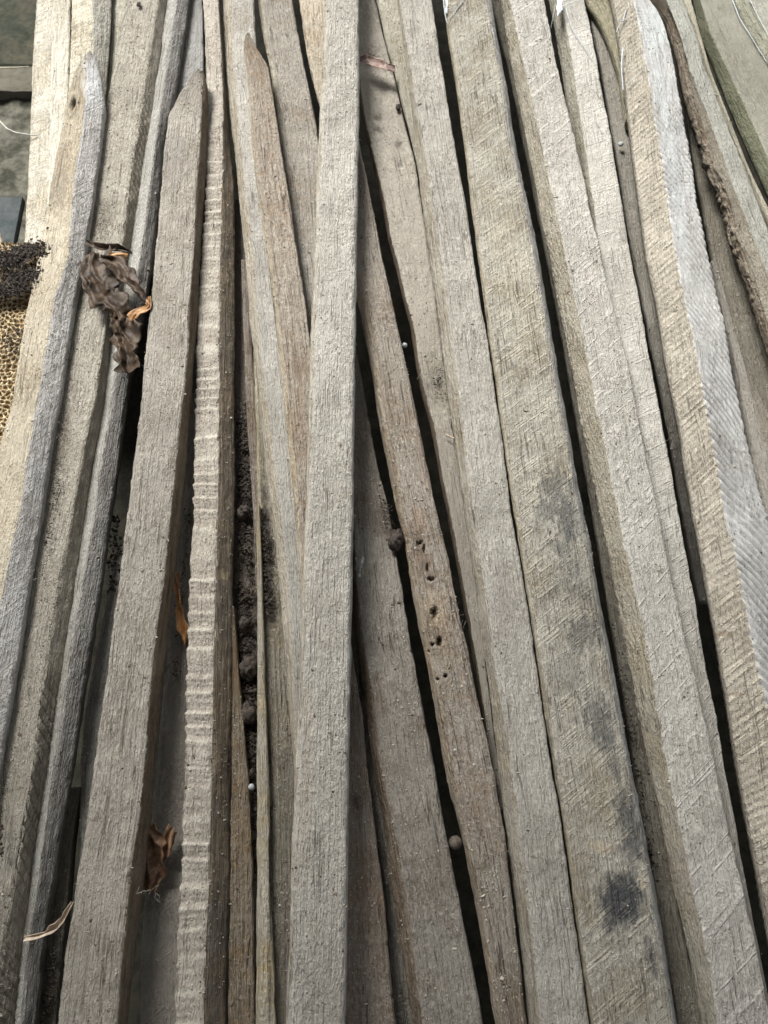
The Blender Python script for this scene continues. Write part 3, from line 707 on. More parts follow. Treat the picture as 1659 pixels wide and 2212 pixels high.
S20M = [(1211, 0), (1219, 33), (1239, 150), (1253, 250), (1266, 333), (1283, 450), (1297, 553), (1315, 653), (1335, 740), (1356, 820), (1376, 936), (1395, 1020), (1414, 1106), (1433, 1206), (1456, 1306), (1479, 1406), (1503, 1506), (1523, 1590), (1539, 1659), (1580, 1843), (1626, 2042), (1660, 2212)]
slat('grey slat tucked under the pinkish slat, white silk tuft at its top end',
     [(off(S20M, -26), -.02), (S20M, 0), (S20R, 0)],
     [wood((.26, .25, .21), OLIVE, .7, .4, .2), wood((.372, .362, .33), PINKG, .95, .15, .15, bump=.8, saw=[(1, .6, 90, .7, .2, (.46, .44, .41))])],
     z=-.002, T=.026, crumbs=.6)
slat('shadowed low slat with a small white pebble, left of the two faced pale slat',
     [([(1268, 0), (1300, 150), (1325, 300), (1368, 553), (1398, 700), (1430, 850), (1474, 1106), (1510, 1300)], 0), ([(1330, 0), (1345, 150), (1370, 300), (1405, 553), (1445, 750), (1480, 900), (1520, 1150), (1550, 1300)], 0)],
     [wood((.21, .20, .175), OLIVE, .85, .2, .3)], z=[(0, -.028), (700, -.035), (1000, -.07), (1300, -.14)], T=.02, crumbs=1)
slat('dull brown slat end leaning in at the top beside the white torn faced slat',
     [([(1266, 0), (1300, 50), (1320, 100), (1338, 160), (1352, 260)], 0), ([(1335, 0), (1350, 50), (1358, 100), (1365, 160), (1372, 260)], 0)],
     [wood((.27, .255, .185), OLIVE, .75, .4, .5)], z=-.012, T=.02, crumbs=1)
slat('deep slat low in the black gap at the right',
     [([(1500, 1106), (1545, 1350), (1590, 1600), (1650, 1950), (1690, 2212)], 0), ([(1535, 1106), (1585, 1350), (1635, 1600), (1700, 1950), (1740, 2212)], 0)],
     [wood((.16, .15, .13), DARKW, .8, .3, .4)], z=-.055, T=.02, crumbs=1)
S21L = [(1324, 0), (1336, 67), (1346, 150), (1356, 233), (1373, 367), (1386, 467), (1399, 553), (1411, 610), (1424, 670), (1435, 753), (1453, 836), (1472, 936), (1485, 1020), (1499, 1106), (1523, 1233), (1540, 1323), (1563, 1456), (1579, 1556), (1595, 1659), (1616, 1776), (1633, 1859), (1659, 1992), (1690, 2150), (1702, 2212)]
S21M = [(1368, 0), (1384, 67), (1397, 150), (1412, 250), (1426, 333), (1440, 433), (1459, 553), (1479, 653), (1499, 736), (1519, 853), (1537, 953), (1562, 1106), (1586, 1190), (1606, 1290), (1623, 1390), (1639, 1456), (1660, 1550), (1685, 1659), (1725, 1850), (1790, 2212)]
S21R = [(1403, 0), (1424, 27), (1442, 67), (1456, 133), (1469, 217), (1483, 300), (1499, 400), (1513, 483), (1526, 553), (1543, 620), (1559, 686), (1576, 780), (1592, 853), (1608, 936), (1626, 1003), (1641, 1070), (1651, 1106), (1665, 1160), (1705, 1350), (1770, 1659), (1880, 2212)]
def s21(u, v):
    ul = u - .035
    return (v + 1.25 * ul + 6.0 * ul * ul) / .0125 + 1.2 * vnoise(v * 12, u * 12, 71) + .22 * vnoise((v + 1.3 * u) * 60, u * 14, 72)
def m21(fid, u, v, X, Y):                       # dark lines painted in as the shade of the torn grooves
    s = s21(u, v); p = s - np.floor(s)
    a = .8 * (1 - sstep(.0, .24 + .12 * vnoise(v * 60, u * 40, 78), np.minimum(p, 1 - p))) * sstep(-.6, .25, vnoise(v * 25, u * 30, 79)) * sstep(60, 420, Y)
    s2 = (v - .35 * (u - .035)) / .0060 + .8 * vnoise(v * 22, u * 20, 75); p2 = s2 - np.floor(s2)
    a2 = .08 * (1 - sstep(.0, .26, np.minimum(p2, 1 - p2))) * (1 - sstep(380, 560, Y)) * sstep(-.4, .2, vnoise(v * 12, u * 25, 76))
    return np.where(fid >= 1, np.maximum(a, a2), 0), (.13, .128, .125)
def f21(fid, u, v, X, Y):
    # torn saw ridges running down to the right across the white face
    ul = u - .035
    s = (v + 1.25 * ul + 6.0 * ul * ul) / .0125 + 1.2 * vnoise(v * 12, u * 12, 71) + .22 * vnoise((v + 1.3 * u) * 60, u * 14, 72)
    am = sstep(60, 420, Y) * (.75 + .5 * vnoise(v * 20, u * 30, 73))
    s2 = (v - .35 * ul) / .0060 + .8 * vnoise(v * 22, u * 20, 75)
    a2 = (1 - sstep(330, 560, Y)) * sstep(-.5, .2, vnoise(v * 12, u * 25, 76))
    e = .0038 * (1 - np.abs(2 * (s - np.floor(s)) - 1) ** 1.5) * am + .00015 * np.sin(s2 * 2 * np.pi) * a2
    t = (v - .62 * u) / .0085 + .7 * vnoise(v * 16, u * 16, 74)
    e0 = .0003 * np.sin(t * 2 * np.pi)
    return np.where(fid >= 1, e, e0)
slat('slat with a tan sawn left face and a bright white torn right face',
     [(S21L, -.012), (S21M, 0), (S21R, -.014)],
     [wood((.335, .31, .26), (.32, .28, .215), .75, .35, .3, saw=[(1, .75, 75, 1.6, .6, (.50, .46, .38)), (.06, 1, 260, .8, .3, (.44, .39, .31))]),
      wood((.37, .372, .365), (.33, .32, .30), .95, .1, .12, bump=.7, crumb=.35)],  # pale torn fibre, made paler for the sky light falling on it
     z=.022, T=.034, feat=f21, markfn=m21, step=.00105, cross=.0012, smooth=25, crumbs=.35, chip=.9,
     marks=[(1565, 1370, 30, 6, 3, (.25, .19, .12), .5, .5), (1420, 60, 40, 70, 0, (.46, .50, .50), .5, .5), (1580, 1500, 40, 4, 2, (.2, .15, .1), .5, .4), (1445, 320, 14, 300, -8, (.45, .49, .50), .4, .6)])
slat('grey slat surfacing right of the white torn face at the frame edge',
     [([(1535, 560), (1575, 720), (1610, 900), (1650, 1106), (1700, 1350), (1760, 1700)], -.004), ([(1545, 560), (1590, 720), (1632, 880), (1690, 1106), (1760, 1350), (1850, 1700)], 0),
      ([(1548, 560), (1598, 750), (1633, 836), (1659, 886), (1730, 1050), (1800, 1300), (1900, 1700)], -.001)],
     [wood((.28, .265, .235), OLIVE, .8, .3, .6), wood((.22, .20, .17), OLIVE, .7, .3, .6)], z=-.022, T=.03, crumbs=2)
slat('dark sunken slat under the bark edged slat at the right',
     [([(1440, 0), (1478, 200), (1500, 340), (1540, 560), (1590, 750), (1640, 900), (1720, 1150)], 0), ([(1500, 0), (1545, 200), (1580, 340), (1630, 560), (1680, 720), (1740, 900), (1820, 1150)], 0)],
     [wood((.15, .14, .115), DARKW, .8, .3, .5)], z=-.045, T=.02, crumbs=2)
S22L = [(1408, 0), (1442, 50), (1466, 130), (1478, 200), (1503, 283), (1530, 375), (1548, 405), (1553, 425), (1566, 460), (1578, 520), (1596, 565), (1616, 620), (1640, 696), (1660, 755), (1720, 900), (1800, 1100)]
S22M = [(1440, 0), (1466, 67), (1490, 150), (1523, 233), (1552, 310), (1583, 400), (1623, 500), (1660, 590), (1720, 730), (1800, 900), (1880, 1100)]
S22R = [(1476, 0), (1503, 67), (1526, 150), (1553, 217), (1575, 277), (1600, 333), (1626, 400), (1650, 467), (1680, 540), (1760, 720), (1840, 880), (1920, 1080)]
def f22(fid, u, v, X, Y):
    r = fbm(u * 160, v * 90, 81, 4)
    am = sstep(80, 300, Y) * (1.3 - .8 * np.clip(np.abs(Y - 420) / 300, 0, 1))
    return np.where(fid == 0, .0035 * am * np.clip(r, -1, 1) - .002 * am * (np.abs(r) < .06), 0)
slat('round edged slat with rough crumbling bark along its left side, upper right',
     [(S22L, -.018), (off(S22L, 16, -6), -.006), (S22M, 0), (S22R, -.002)],
     [wood((.23, .20, .16), (.20, .15, .1), .6, .5, .8, bump=1.8), wood((.24, .22, .18), (.18, .14, .10), .65, .5, .7, bump=1.5), wood((.29, .295, .265), OLIVE, .85, .3, .3)],
     z=.006, T=.034, feat=f22, smooth=7, crumbs=1.2, cross=.0016, step=.002)
slat('thin tan slat squeezed between the bark edged slat and the large olive board',
     [([(1478, 0), (1505, 67), (1530, 150), (1556, 217), (1578, 277), (1604, 340), (1632, 410), (1659, 470), (1760, 690)], 0), ([(1496, 0), (1512, 67), (1538, 160), (1575, 250), (1620, 367), (1662, 450), (1790, 680)], 0)],
     [wood((.38, .36, .29), OLIVE, .8, .4, .4)], z=-.012, T=.02, crumbs=1)
slat('large smooth olive grey board across the upper right corner',
     [([(1500, 0), (1512, 67), (1550, 160), (1590, 260), (1622, 335), (1662, 425), (1800, 680)], -.018), ([(1512, 0), (1532, 67), (1567, 140), (1603, 215), (1637, 292), (1675, 380), (1830, 640)], 0), ([(1585, 0), (1603, 40), (1626, 83), (1653, 133), (1700, 210), (1740, 270), (1950, 590)], 0)],
     [wood((.14, .145, .10), OLIVE, .8, .3, .3), wood((.20, .197, .165), (.19, .18, .14), .97, .1, .08, bump=.5)], z=.008, T=.03, crumbs=.3, cat='wooden board')
slat('rough edged board in the very top right corner',
     [([(1586, 0), (1604, 40), (1628, 83), (1655, 133), (1702, 210), (1742, 270), (1952, 590)], -.008), ([(1620, 0), (1640, 40), (1662, 80), (1690, 133), (1740, 210), (1790, 270), (2000, 560)], 0), ([(1680, 0), (1705, 40), (1740, 90), (1770, 140), (1820, 210), (1860, 270), (2080, 540)], 0)],
     [wood((.24, .24, .19), OLIVE, .7, .3, .5), wood((.30, .30, .26), OLIVE, .8, .3, .3)], z=.016, T=.03, crumbs=.5, cat='wooden board')


def grid_mesh(name, xs, ys, fz, mats, smooth=True, thick=0.0):
    A, B = np.meshgrid(xs, ys)
    Z = fz(A, B)
    V = np.stack([A, B, Z], -1).reshape(-1, 3)
    nx_, ny_ = len(xs), len(ys)
    i, j = np.meshgrid(np.arange(ny_ - 1), np.arange(nx_ - 1), indexing='ij')
    F = np.stack([i * nx_ + j, i * nx_ + j + 1, (i + 1) * nx_ + j + 1, (i + 1) * nx_ + j], -1).reshape(-1, 4)
    return mesh_np(name, V, F, mats, smooth=smooth)

# added unseen panel overhead: its edge shades the lower part of the pile
rm = grid_mesh('added_shade_panel', np.linspace(-3.5, 3.5, 8), np.linspace(-3.0, 1.75, 6), lambda a, b: 2.3 + 0 * a - .08 * b, [plain('shade_panel_board', (.10, .08, .06), (.18, .15, .11), 8)])
ro = add('added_shade_panel', rm, kind='structure')
ro.modifiers.new('thickness', 'SOLIDIFY').thickness = .03

# ------------------------------------------------------------------ loose crumbs of dirt on the slats
rng = np.random.default_rng(5)
def blob(n_seed, r, flat=.6):
    return None
_oct = np.array([(1, 0, 0), (-1, 0, 0), (0, 1, 0), (0, -1, 0), (0, 0, 1), (0, 0, -1)], float)
_octf = np.array([(0, 2, 4), (2, 1, 4), (1, 3, 4), (3, 0, 4), (2, 0, 5), (1, 2, 5), (3, 1, 5), (0, 3, 5)])
def scatter(pos, size, seed):
    g = np.random.default_rng(seed)
    n = len(pos)
    s = _oct[None] * (size[:, None, None]) * g.uniform(.45, 1.25, (n, 6, 1)) * np.array([1, 1, .65])
    s = s + g.normal(0, .18, (n, 6, 3)) * size[:, None, None]
    a = g.uniform(0, 6.28, n); ca, sa = np.cos(a)[:, None], np.sin(a)[:, None]
    x = s[:, :, 0] * ca - s[:, :, 1] * sa; y = s[:, :, 0] * sa + s[:, :, 1] * ca
    # some are splinters
    el = np.where(g.random(n) < .18, g.uniform(2, 3.6, n), 1.0)[:, None]
    x = x * el / np.sqrt(el); y = y / np.sqrt(el)
    V = np.stack([x, y, s[:, :, 2]], -1) + pos[:, None, :]
    F = _octf[None] + (np.arange(n) * 6)[:, None, None]
    return V.reshape(-1, 3), F.reshape(-1, 3)
ptsL = []; szL = []; ptsD = []; szD = []
for (Vg, nzv, cr, fd) in ALLTOP:
    n_, m_, _ = Vg.shape
    area = n_ * m_ * .0026 * .002
    cnt = int(area * 30000 * cr)
    i = rng.integers(0, n_, cnt); j = rng.integers(1, max(2, m_ - 1), cnt)
    clump = fbm(Vg[i, j, 0] * 60, Vg[i, j, 1] * 40, 91, 3)
    ok = (nzv[i, j] > .55) & (clump + rng.uniform(-.35, .45, cnt) > 0) & (Vg[i, j, 1] > -.4) & (Vg[i, j, 1] < 1.5)
    p = Vg[i, j][ok] + rng.normal(0, .0008, (ok.sum(), 3)) * np.array([1, 1, 0])
    s = np.exp(rng.normal(math.log(.00052), .45, len(p)))
    s = np.clip(s, .0002, .0024)
    dk = rng.random(len(p)) < .22
    p[:, 2] += s * .2
    ptsL.append(p[~dk]); szL.append(s[~dk]); ptsD.append(p[dk]); szD.append(s[dk] * 1.0)
V, F = scatter(np.concatenate(ptsL), np.concatenate(szL), 1)
add('dirt_crumbs', mesh_np('dirt_crumbs', V, F, [plain('pale_crumb', (.27, .245, .205), (.44, .41, .345), 90, bump=0)], smooth=False),
    'pale grains of dust and chaff scattered over the slats', 'dirt', kind='stuff')
V, F = scatter(np.concatenate(ptsD), np.concatenate(szD), 2)
add('dark_crumbs', mesh_np('dark_crumbs', V, F, [plain('dark_crumb', (.05, .04, .03), (.16, .12, .085), 90, bump=0)], smooth=False),
    'dark specks of soil scattered over the slats', 'dirt', kind='stuff')

# ------------------------------------------------------------------ ground
gx = np.linspace(-1.6, 1.6, 120); gy = np.linspace(-1.2, 2.4, 140)
GX, GY = np.meshgrid(gx, gy)
GZ = -.32 + .02 * fbm(GX * 9, GY * 9, 3, 4)
V = np.stack([GX, GY, GZ], -1).reshape(-1, 3)
i, j = np.meshgrid(np.arange(139), np.arange(119), indexing='ij')
F = np.stack([i * 120 + j, i * 120 + j + 1, (i + 1) * 120 + j + 1, (i + 1) * 120 + j], -1).reshape(-1, 4)
soil = plain('dark_soil', (.012, .012, .009), (.03, .028, .02), 40, bump=.004)
add('ground', mesh_np('ground', V, F, [soil]), kind='structure')

# ------------------------------------------------------------------ small things
def ribbon(pts, cols=14, step=.0012, fold=.002, nf=3.0, rough=.0016, curl=0.0, seed=1, scallop=0.0, curlseed=0.0):
    """crumpled sheet along a centre line; pts = (X, Y, z, width in photo px)"""
    C = np.array([list(P(a, b, c)) for a, b, c, w_ in pts]); Wd = np.array([w_ for *_, w_ in pts]) * .00055
    L = np.concatenate([[0], np.cumsum(np.linalg.norm(np.diff(C, axis=0), axis=1))])
    n = max(8, int(L[-1] / step)); t = np.linspace(0, L[-1], n)
    X = np.array([np.interp(t, L, C[:, i]) for i in range(3)]).T; W_ = np.interp(t, L, Wd)
    k_ = np.hanning(9)[1:-1]; k_ /= k_.sum()
    for i in range(3): X[:, i] = np.convolve(np.pad(X[:, i], 3, mode='reflect', reflect_type='odd'), k_, 'valid')
    T_ = np.gradient(X, axis=0); T_ /= np.linalg.norm(T_, axis=1)[:, None] + 1e-9
    N = np.stack([T_[:, 1], -T_[:, 0], 0 * T_[:, 0]], -1); N /= np.linalg.norm(N, axis=1)[:, None] + 1e-9
    a = np.linspace(-1, 1, cols)[None, :]; tt = t[:, None]
    w_ = W_[:, None] * (1 + scallop * np.sin(tt * 900 + 2 * vnoise(tt * 200, 0 * tt, seed)) * np.abs(a) + .5 * vnoise(tt * 110, a * .8, seed + 2) * np.abs(a)) / 2
    lat = a * w_ * np.cos(curl * a)
    ph = 2.4 * vnoise(tt * 38, a * .6, seed + 4) + tt * 25
    z = fold * (1 - 2 * np.abs(np.sin(a * nf * 1.15 + ph)) ** .8) + .15 * fold * np.sin(a * nf * 4.6 + 2 * ph) + curl * w_ * a * a
    z = z + rough * 1.3 * vnoise(tt * 60, a * .9, seed + 6) + rough * .3 * vnoise(tt * 200, a * 5, seed + 7)
    V = X[:, None, :] + N[:, None, :] * (lat + rough * 1.3 * fbm(tt * 80, a * 1.5, seed + 8, 2))[..., None]
    V = V + np.array([0, 0, 1.0]) * z[..., None] + T_[:, None, :] * (rough * 1.6 * fbm(tt * 70, a * 1.6, seed + 9, 2))[..., None]
    V = V.reshape(-1, 3)
    i, j = np.meshgrid(np.arange(n - 1), np.arange(cols - 1), indexing='ij')
    F = np.stack([i * cols + j, i * cols + j + 1, (i + 1) * cols + j + 1, (i + 1) * cols + j], -1).reshape(-1, 4)
    return V, F

def join(parts):
    V = []; F = []; o = 0
    for v, f in parts:
        if f.shape[1] == 3: f = np.concatenate([f, f[:, 2:3]], 1)
        V.append(v); F.append(f + o); o += len(v)
    return np.vstack(V), np.vstack(F)

def mesh_any(name, V, F, mats, smooth=True):
    """quads with repeated last index become triangles"""
    me = bpy.data.meshes.new(name)
    fs = [tuple(f[:3]) if f[2] == f[3] else tuple(f) for f in F.tolist()]
    me.from_pydata(V.tolist(), [], fs)
    for m in mats: me.materials.append(m)
    for p in me.polygons: p.use_smooth = smooth
    me.update(); return me

def sheet(name, parts, mat, thick=.00025, **kw):
    V, F = join(parts)
    o = add(name, mesh_any(name, V, F, [mat]), **kw)
    md = o.modifiers.new('thickness', 'SOLIDIFY'); md.thickness = thick; md.offset = 0
    return o

def tube(pts, r0, r1, sides=6, step=.0012, seed=1, wob=.0002):
    C = np.array([list(P(*p)) for p in pts])
    L = np.concatenate([[0], np.cumsum(np.linalg.norm(np.diff(C, axis=0), axis=1))])
    n = max(5, int(L[-1] / step)); t = np.linspace(0, L[-1], n)
    X = np.array([np.interp(t, L, C[:, i]) for i in range(3)]).T
    if n > 12:
        k_ = np.hanning(9)[1:-1]; k_ /= k_.sum()
        for i in range(3): X[:, i] = np.convolve(np.pad(X[:, i], 3, mode='reflect', reflect_type='odd'), k_, 'valid')
    X[:, 0] += wob * vnoise(t * 300, 0 * t, seed); X[:, 2] += wob * vnoise(t * 300, 0 * t + 5, seed)
    T_ = np.gradient(X, axis=0); T_ /= np.linalg.norm(T_, axis=1)[:, None] + 1e-9
    A = np.cross(T_, [0, 0, 1.0]); A /= np.linalg.norm(A, axis=1)[:, None] + 1e-9; B = np.cross(T_, A)
    r = np.linspace(r0, r1, n)[:, None, None]; q = np.arange(sides) * 2 * np.pi / sides
    V = X[:, None, :] + r * (A[:, None, :] * np.cos(q)[None, :, None] + B[:, None, :] * np.sin(q)[None, :, None])
    i, j = np.meshgrid(np.arange(n - 1), np.arange(sides), indexing='ij')
    F = np.stack([i * sides + j, i * sides + (j + 1) % sides, (i + 1) * sides + (j + 1) % sides, (i + 1) * sides + j], -1).reshape(-1, 4)
    return V.reshape(-1, 3), F

import bmesh
def lump(center, r, seed, sub=3, amp=.35, fr=1.6, squash=(1, 1, .8), name='lump', pit=0):
    bm = bmesh.new(); bmesh.ops.create_icosphere(bm, subdivisions=sub, radius=1.0)
    co = np.array([v.co[:] for v in bm.verts])
    n1 = fbm(co[:, 0] * fr + co[:, 2] * fr * .7 + 9, co[:, 1] * fr - co[:, 2] * fr * .6, seed, 3)
    n2 = fbm(co[:, 0] * fr * 3 + co[:, 2] * 3, co[:, 1] * fr * 3 - co[:, 2] * 4, seed + 5, 3)
    k_ = 1 + amp * n1 + amp * .5 * n2
    V = co * k_[:, None] * r * np.array(squash) + np.array(center)
    F = np.array([[v.index for v in f.verts] for f in bm.faces]); bm.free()
    return V, F

def empty(name, loc, label, cat, group=None):
    o = bpy.data.objects.new(name, None); COL.objects.link(o); o.empty_display_size = .02
    o['label'] = label; o['category'] = cat
    if group: o['group'] = group
    return o                                   # parts are modelled in world coordinates

m_leafd = plain('dark_dry_leaf', (.022, .015, .010), (.085, .058, .037), 55, rough=.55, bump=.0008, spec=.22)
m_leafo = plain('orange_dry_leaf', (.20, .085, .025), (.46, .26, .11), 60, rough=.5, bump=.001, spec=.4)
m_leafp = plain('pink_dry_leaf', (.11, .07, .055), (.30, .21, .18), 40, rough=.5, bump=.0006, spec=.35)
m_leafb = plain('brown_dry_leaf', (.07, .038, .022), (.27, .16, .095), 90, rough=.55, bump=.0012, spec=.35)
m_bark = plain('pale_bark', (.30, .23, .17), (.52, .44, .35), 120, rough=.8, bump=.001)
m_clod = plain('black_clod', (.018, .014, .011), (.065, .052, .042), 140, rough=.75, bump=.002, spec=.3)
m_silk = plain('white_silk', (.36, .40, .42), (.50, .54, .56), 200, rough=.6, bump=0)
m_stone = plain('pebble_stone', (.22, .24, .24), (.42, .45, .46), 160, rough=.5, bump=.0006, spec=.4)
m_husk = plain('seed_husk', (.035, .028, .022), (.13, .105, .085), 160, rough=.6, bump=.0012, spec=.3)

lf = empty('dry_leaf', None, 'dark crumpled dry leaf hanging between the pointed knot hole slat and the cut corner batten', 'leaf')
lf['label'] = 'dark crumpled curled dry leaf lodged on the broad grey slat at the left'
sheet('leaf_blade', [ribbon([(196, 548, .022, 44), (212, 590, .022, 62), (222, 628, .020, 66), (248, 655, .016, 52), (262, 680, .014, 46)], cols=22, fold=.003, nf=2.6, rough=.0028, seed=3),
                     ribbon([(180, 560, .018, 30), (196, 610, .016, 34), (212, 648, .012, 22)], cols=12, fold=.002, nf=2, rough=.002, seed=13)], m_leafd, parent=lf)
sheet('curled_tip', [ribbon([(258, 672, .014, 44), (268, 700, .014, 56), (272, 740, .013, 62), (274, 775, .014, 58), (276, 800, .013, 40)], cols=22, fold=.0035, nf=2.4, rough=.0028, seed=5)], m_leafd, parent=lf)
sheet('leaf_lobe', [ribbon([(222, 545, .030, 40), (250, 565, .030, 38), (276, 598, .028, 30), (300, 630, .028, 22), (320, 655, .027, 10)], cols=14, fold=.0022, nf=2.2, rough=.002, seed=7)], m_leafd, parent=lf)
sheet('torn_edge', [ribbon([(322, 640, .028, 8), (320, 662, .027, 14), (300, 672, .022, 16), (280, 690, .018, 18)], cols=8, fold=.001, nf=2, rough=.0012, seed=9)], m_leafo, parent=lf)
sheet('torn_edge', [ribbon([(235, 548, .031, 10), (262, 550, .030, 12), (276, 552, .027, 8)], cols=8, fold=.001, nf=1, rough=.001, seed=19)], m_leafo, parent=lf)
sheet('folded_rim', [ribbon([(184, 522, .016, 16), (210, 534, .014, 22), (240, 538, .014, 22), (268, 540, .012, 16), (286, 546, .012, 6)], cols=10, fold=.0012, nf=1.5, rough=.0012, curl=.6, seed=11)], m_leafd, parent=lf)

sheet('dry_leaf', [ribbon([(774, 128, .004, 22), (795, 133, .006, 30), (818, 140, .007, 34), (838, 148, .008, 34), (853, 152, .006, 20)], cols=20, fold=.0012, nf=1.1, rough=.0009, curl=.5, scallop=.12, seed=21)], m_leafp,
      label='small pinkish brown dry leaf poking out from under the centre slat near the top', cat='leaf')
sheet('leaf_scrap', [ribbon([(793, 116, -.002, 12), (808, 120, -.002, 10)], cols=8, fold=.001, nf=1, rough=.001, seed=25)], m_leafd,
      label='tiny dark leaf scrap just above the pinkish leaf', cat='leaf scrap')
sheet('dry_leaf', [ribbon([(384, 1236, -.008, 8), (383, 1262, -.008, 15), (385, 1300, -.010, 16), (391, 1335, -.012, 22), (397, 1365, -.013, 18), (401, 1396, -.016, 7)], cols=12, fold=.0018, nf=1.4, rough=.0012, curl=.7, seed=27)], m_leafo,
      label='narrow orange brown curled leaf sliver leaning on the left edge of the ribbed slat', cat='leaf')
lf2 = empty('dry_leaf', None, 'small brown crumpled leaf low in the gap left of the ribbed slat', 'leaf')
sheet('leaf_blade', [ribbon([(320, 1782, -.006, 22), (332, 1812, -.006, 30), (333, 1850, -.008, 44), (328, 1890, -.010, 42), (318, 1925, -.012, 28)], cols=20, fold=.003, nf=2.5, rough=.003, seed=31)], m_leafb, parent=lf2)
sheet('curled_tip', [ribbon([(375, 1790, -.008, 16), (362, 1808, -.008, 24), (350, 1838, -.010, 26), (340, 1862, -.010, 16)], cols=14, fold=.0025, nf=2, rough=.0024, seed=33)], m_leafb, parent=lf2)
sheet('bark_strip', [ribbon([(157, 1948, .022, 6), (148, 1965, .020, 9), (139, 1982, .016, 12), (122, 2002, .010, 20), (100, 2016, .006, 12), (80, 2022, .004, 9), (53, 2026, .003, 10)], cols=10, fold=.0004, nf=1, rough=.0007, curl=.9, seed=35)], m_bark, thick=.0006,
      label='thin curved strip of pale bark bridging two slats near the bottom left', cat='bark strip')

def clod(X, Y, z, rpx, seed, mat, name, label, cat, amp=.35, sq=(1, 1, .85), group=None, sub=4):
    c = P(X, Y, z); V, F = lump(c, rpx * .00055, seed, sub=sub, amp=amp, squash=sq)
    add(name, mesh_any(name, V, np.concatenate([F, F[:, 2:3]], 1), [mat]), label, cat, group)
GC = 'black lumps of soil in the gap beside the ribbed slat'
for X, Y, r, lb in [(536, 1446, 17, 'largest black soil clod in the gap right of the ribbed slat'), (537, 1540, 14, 'black soil clod just below the largest clod beside the ribbed slat'),
                    (527, 1105, 12, 'black soil clod high in the gap right of the ribbed slat'), (529, 1345, 11, 'black soil clod just above the largest clod beside the ribbed slat'), (541, 1672, 7, 'small pale grey topped clod low in the gap beside the ribbed slat')]:
    clod(X, Y, -.022, r, int(X + Y), m_clod, 'soil_clod', lb, 'soil clod', .55, (1, 1.25, .9), GC)
clod(856, 1166, -.002, 17, 3, m_clod, 'soil_clod', 'dark glossy soil clod between the grey slat and the bored brown slat', 'soil clod', .5, (1, 1.35, .9))
clod(984, 1820, -.004, 12, 5, m_husk, 'round_seed', 'small round brown seed stuck in the black gap left of the bored brown slat', 'seed', .08, (1, 1, 1))
clod(874, 746, -.012, 6, 7, m_stone, 'pebble', 'small grey pebble stuck in the gap beside the upper bored brown slat', 'pebble', .15)
clod(1341, 311, -.022, 6.5, 8, m_stone, 'pebble', 'tiny bluish white pebble on the shadowed low slat at the upper right', 'pebble', .15, (1, 1.1, .7))
clod(408, 14, .006, 8, 9, m_clod, 'soil_clod', 'dark crumb of soil at the top edge on the broad grey slat', 'soil clod', .4, (1, 1.4, .7)) if False else clod(300, 9, .002, 6, 9, m_clod, 'soil_clod', 'single dark crumb on the broad grey slat at the top edge', 'soil clod', .4, (1, 1.5, .7))
clod(860, 232, -.008, 6, 10, m_clod, 'soil_clod', 'dark crumb below the pinkish leaf at the right edge of the smooth slat', 'soil clod', .5, (1, 1.5, .8))
clod(774, 1729, .000, 7, 12, m_husk, 'seed_husk', 'broken brown seed husk on the scratched brown slat beside the centre slat', 'seed husk', .6, (1.1, 1.3, .7))
clod(543, 1700, -.012, 6, 14, m_stone, 'snail_shell', 'tiny pale shell at the right edge of the worn brown slat', 'shell', .1)

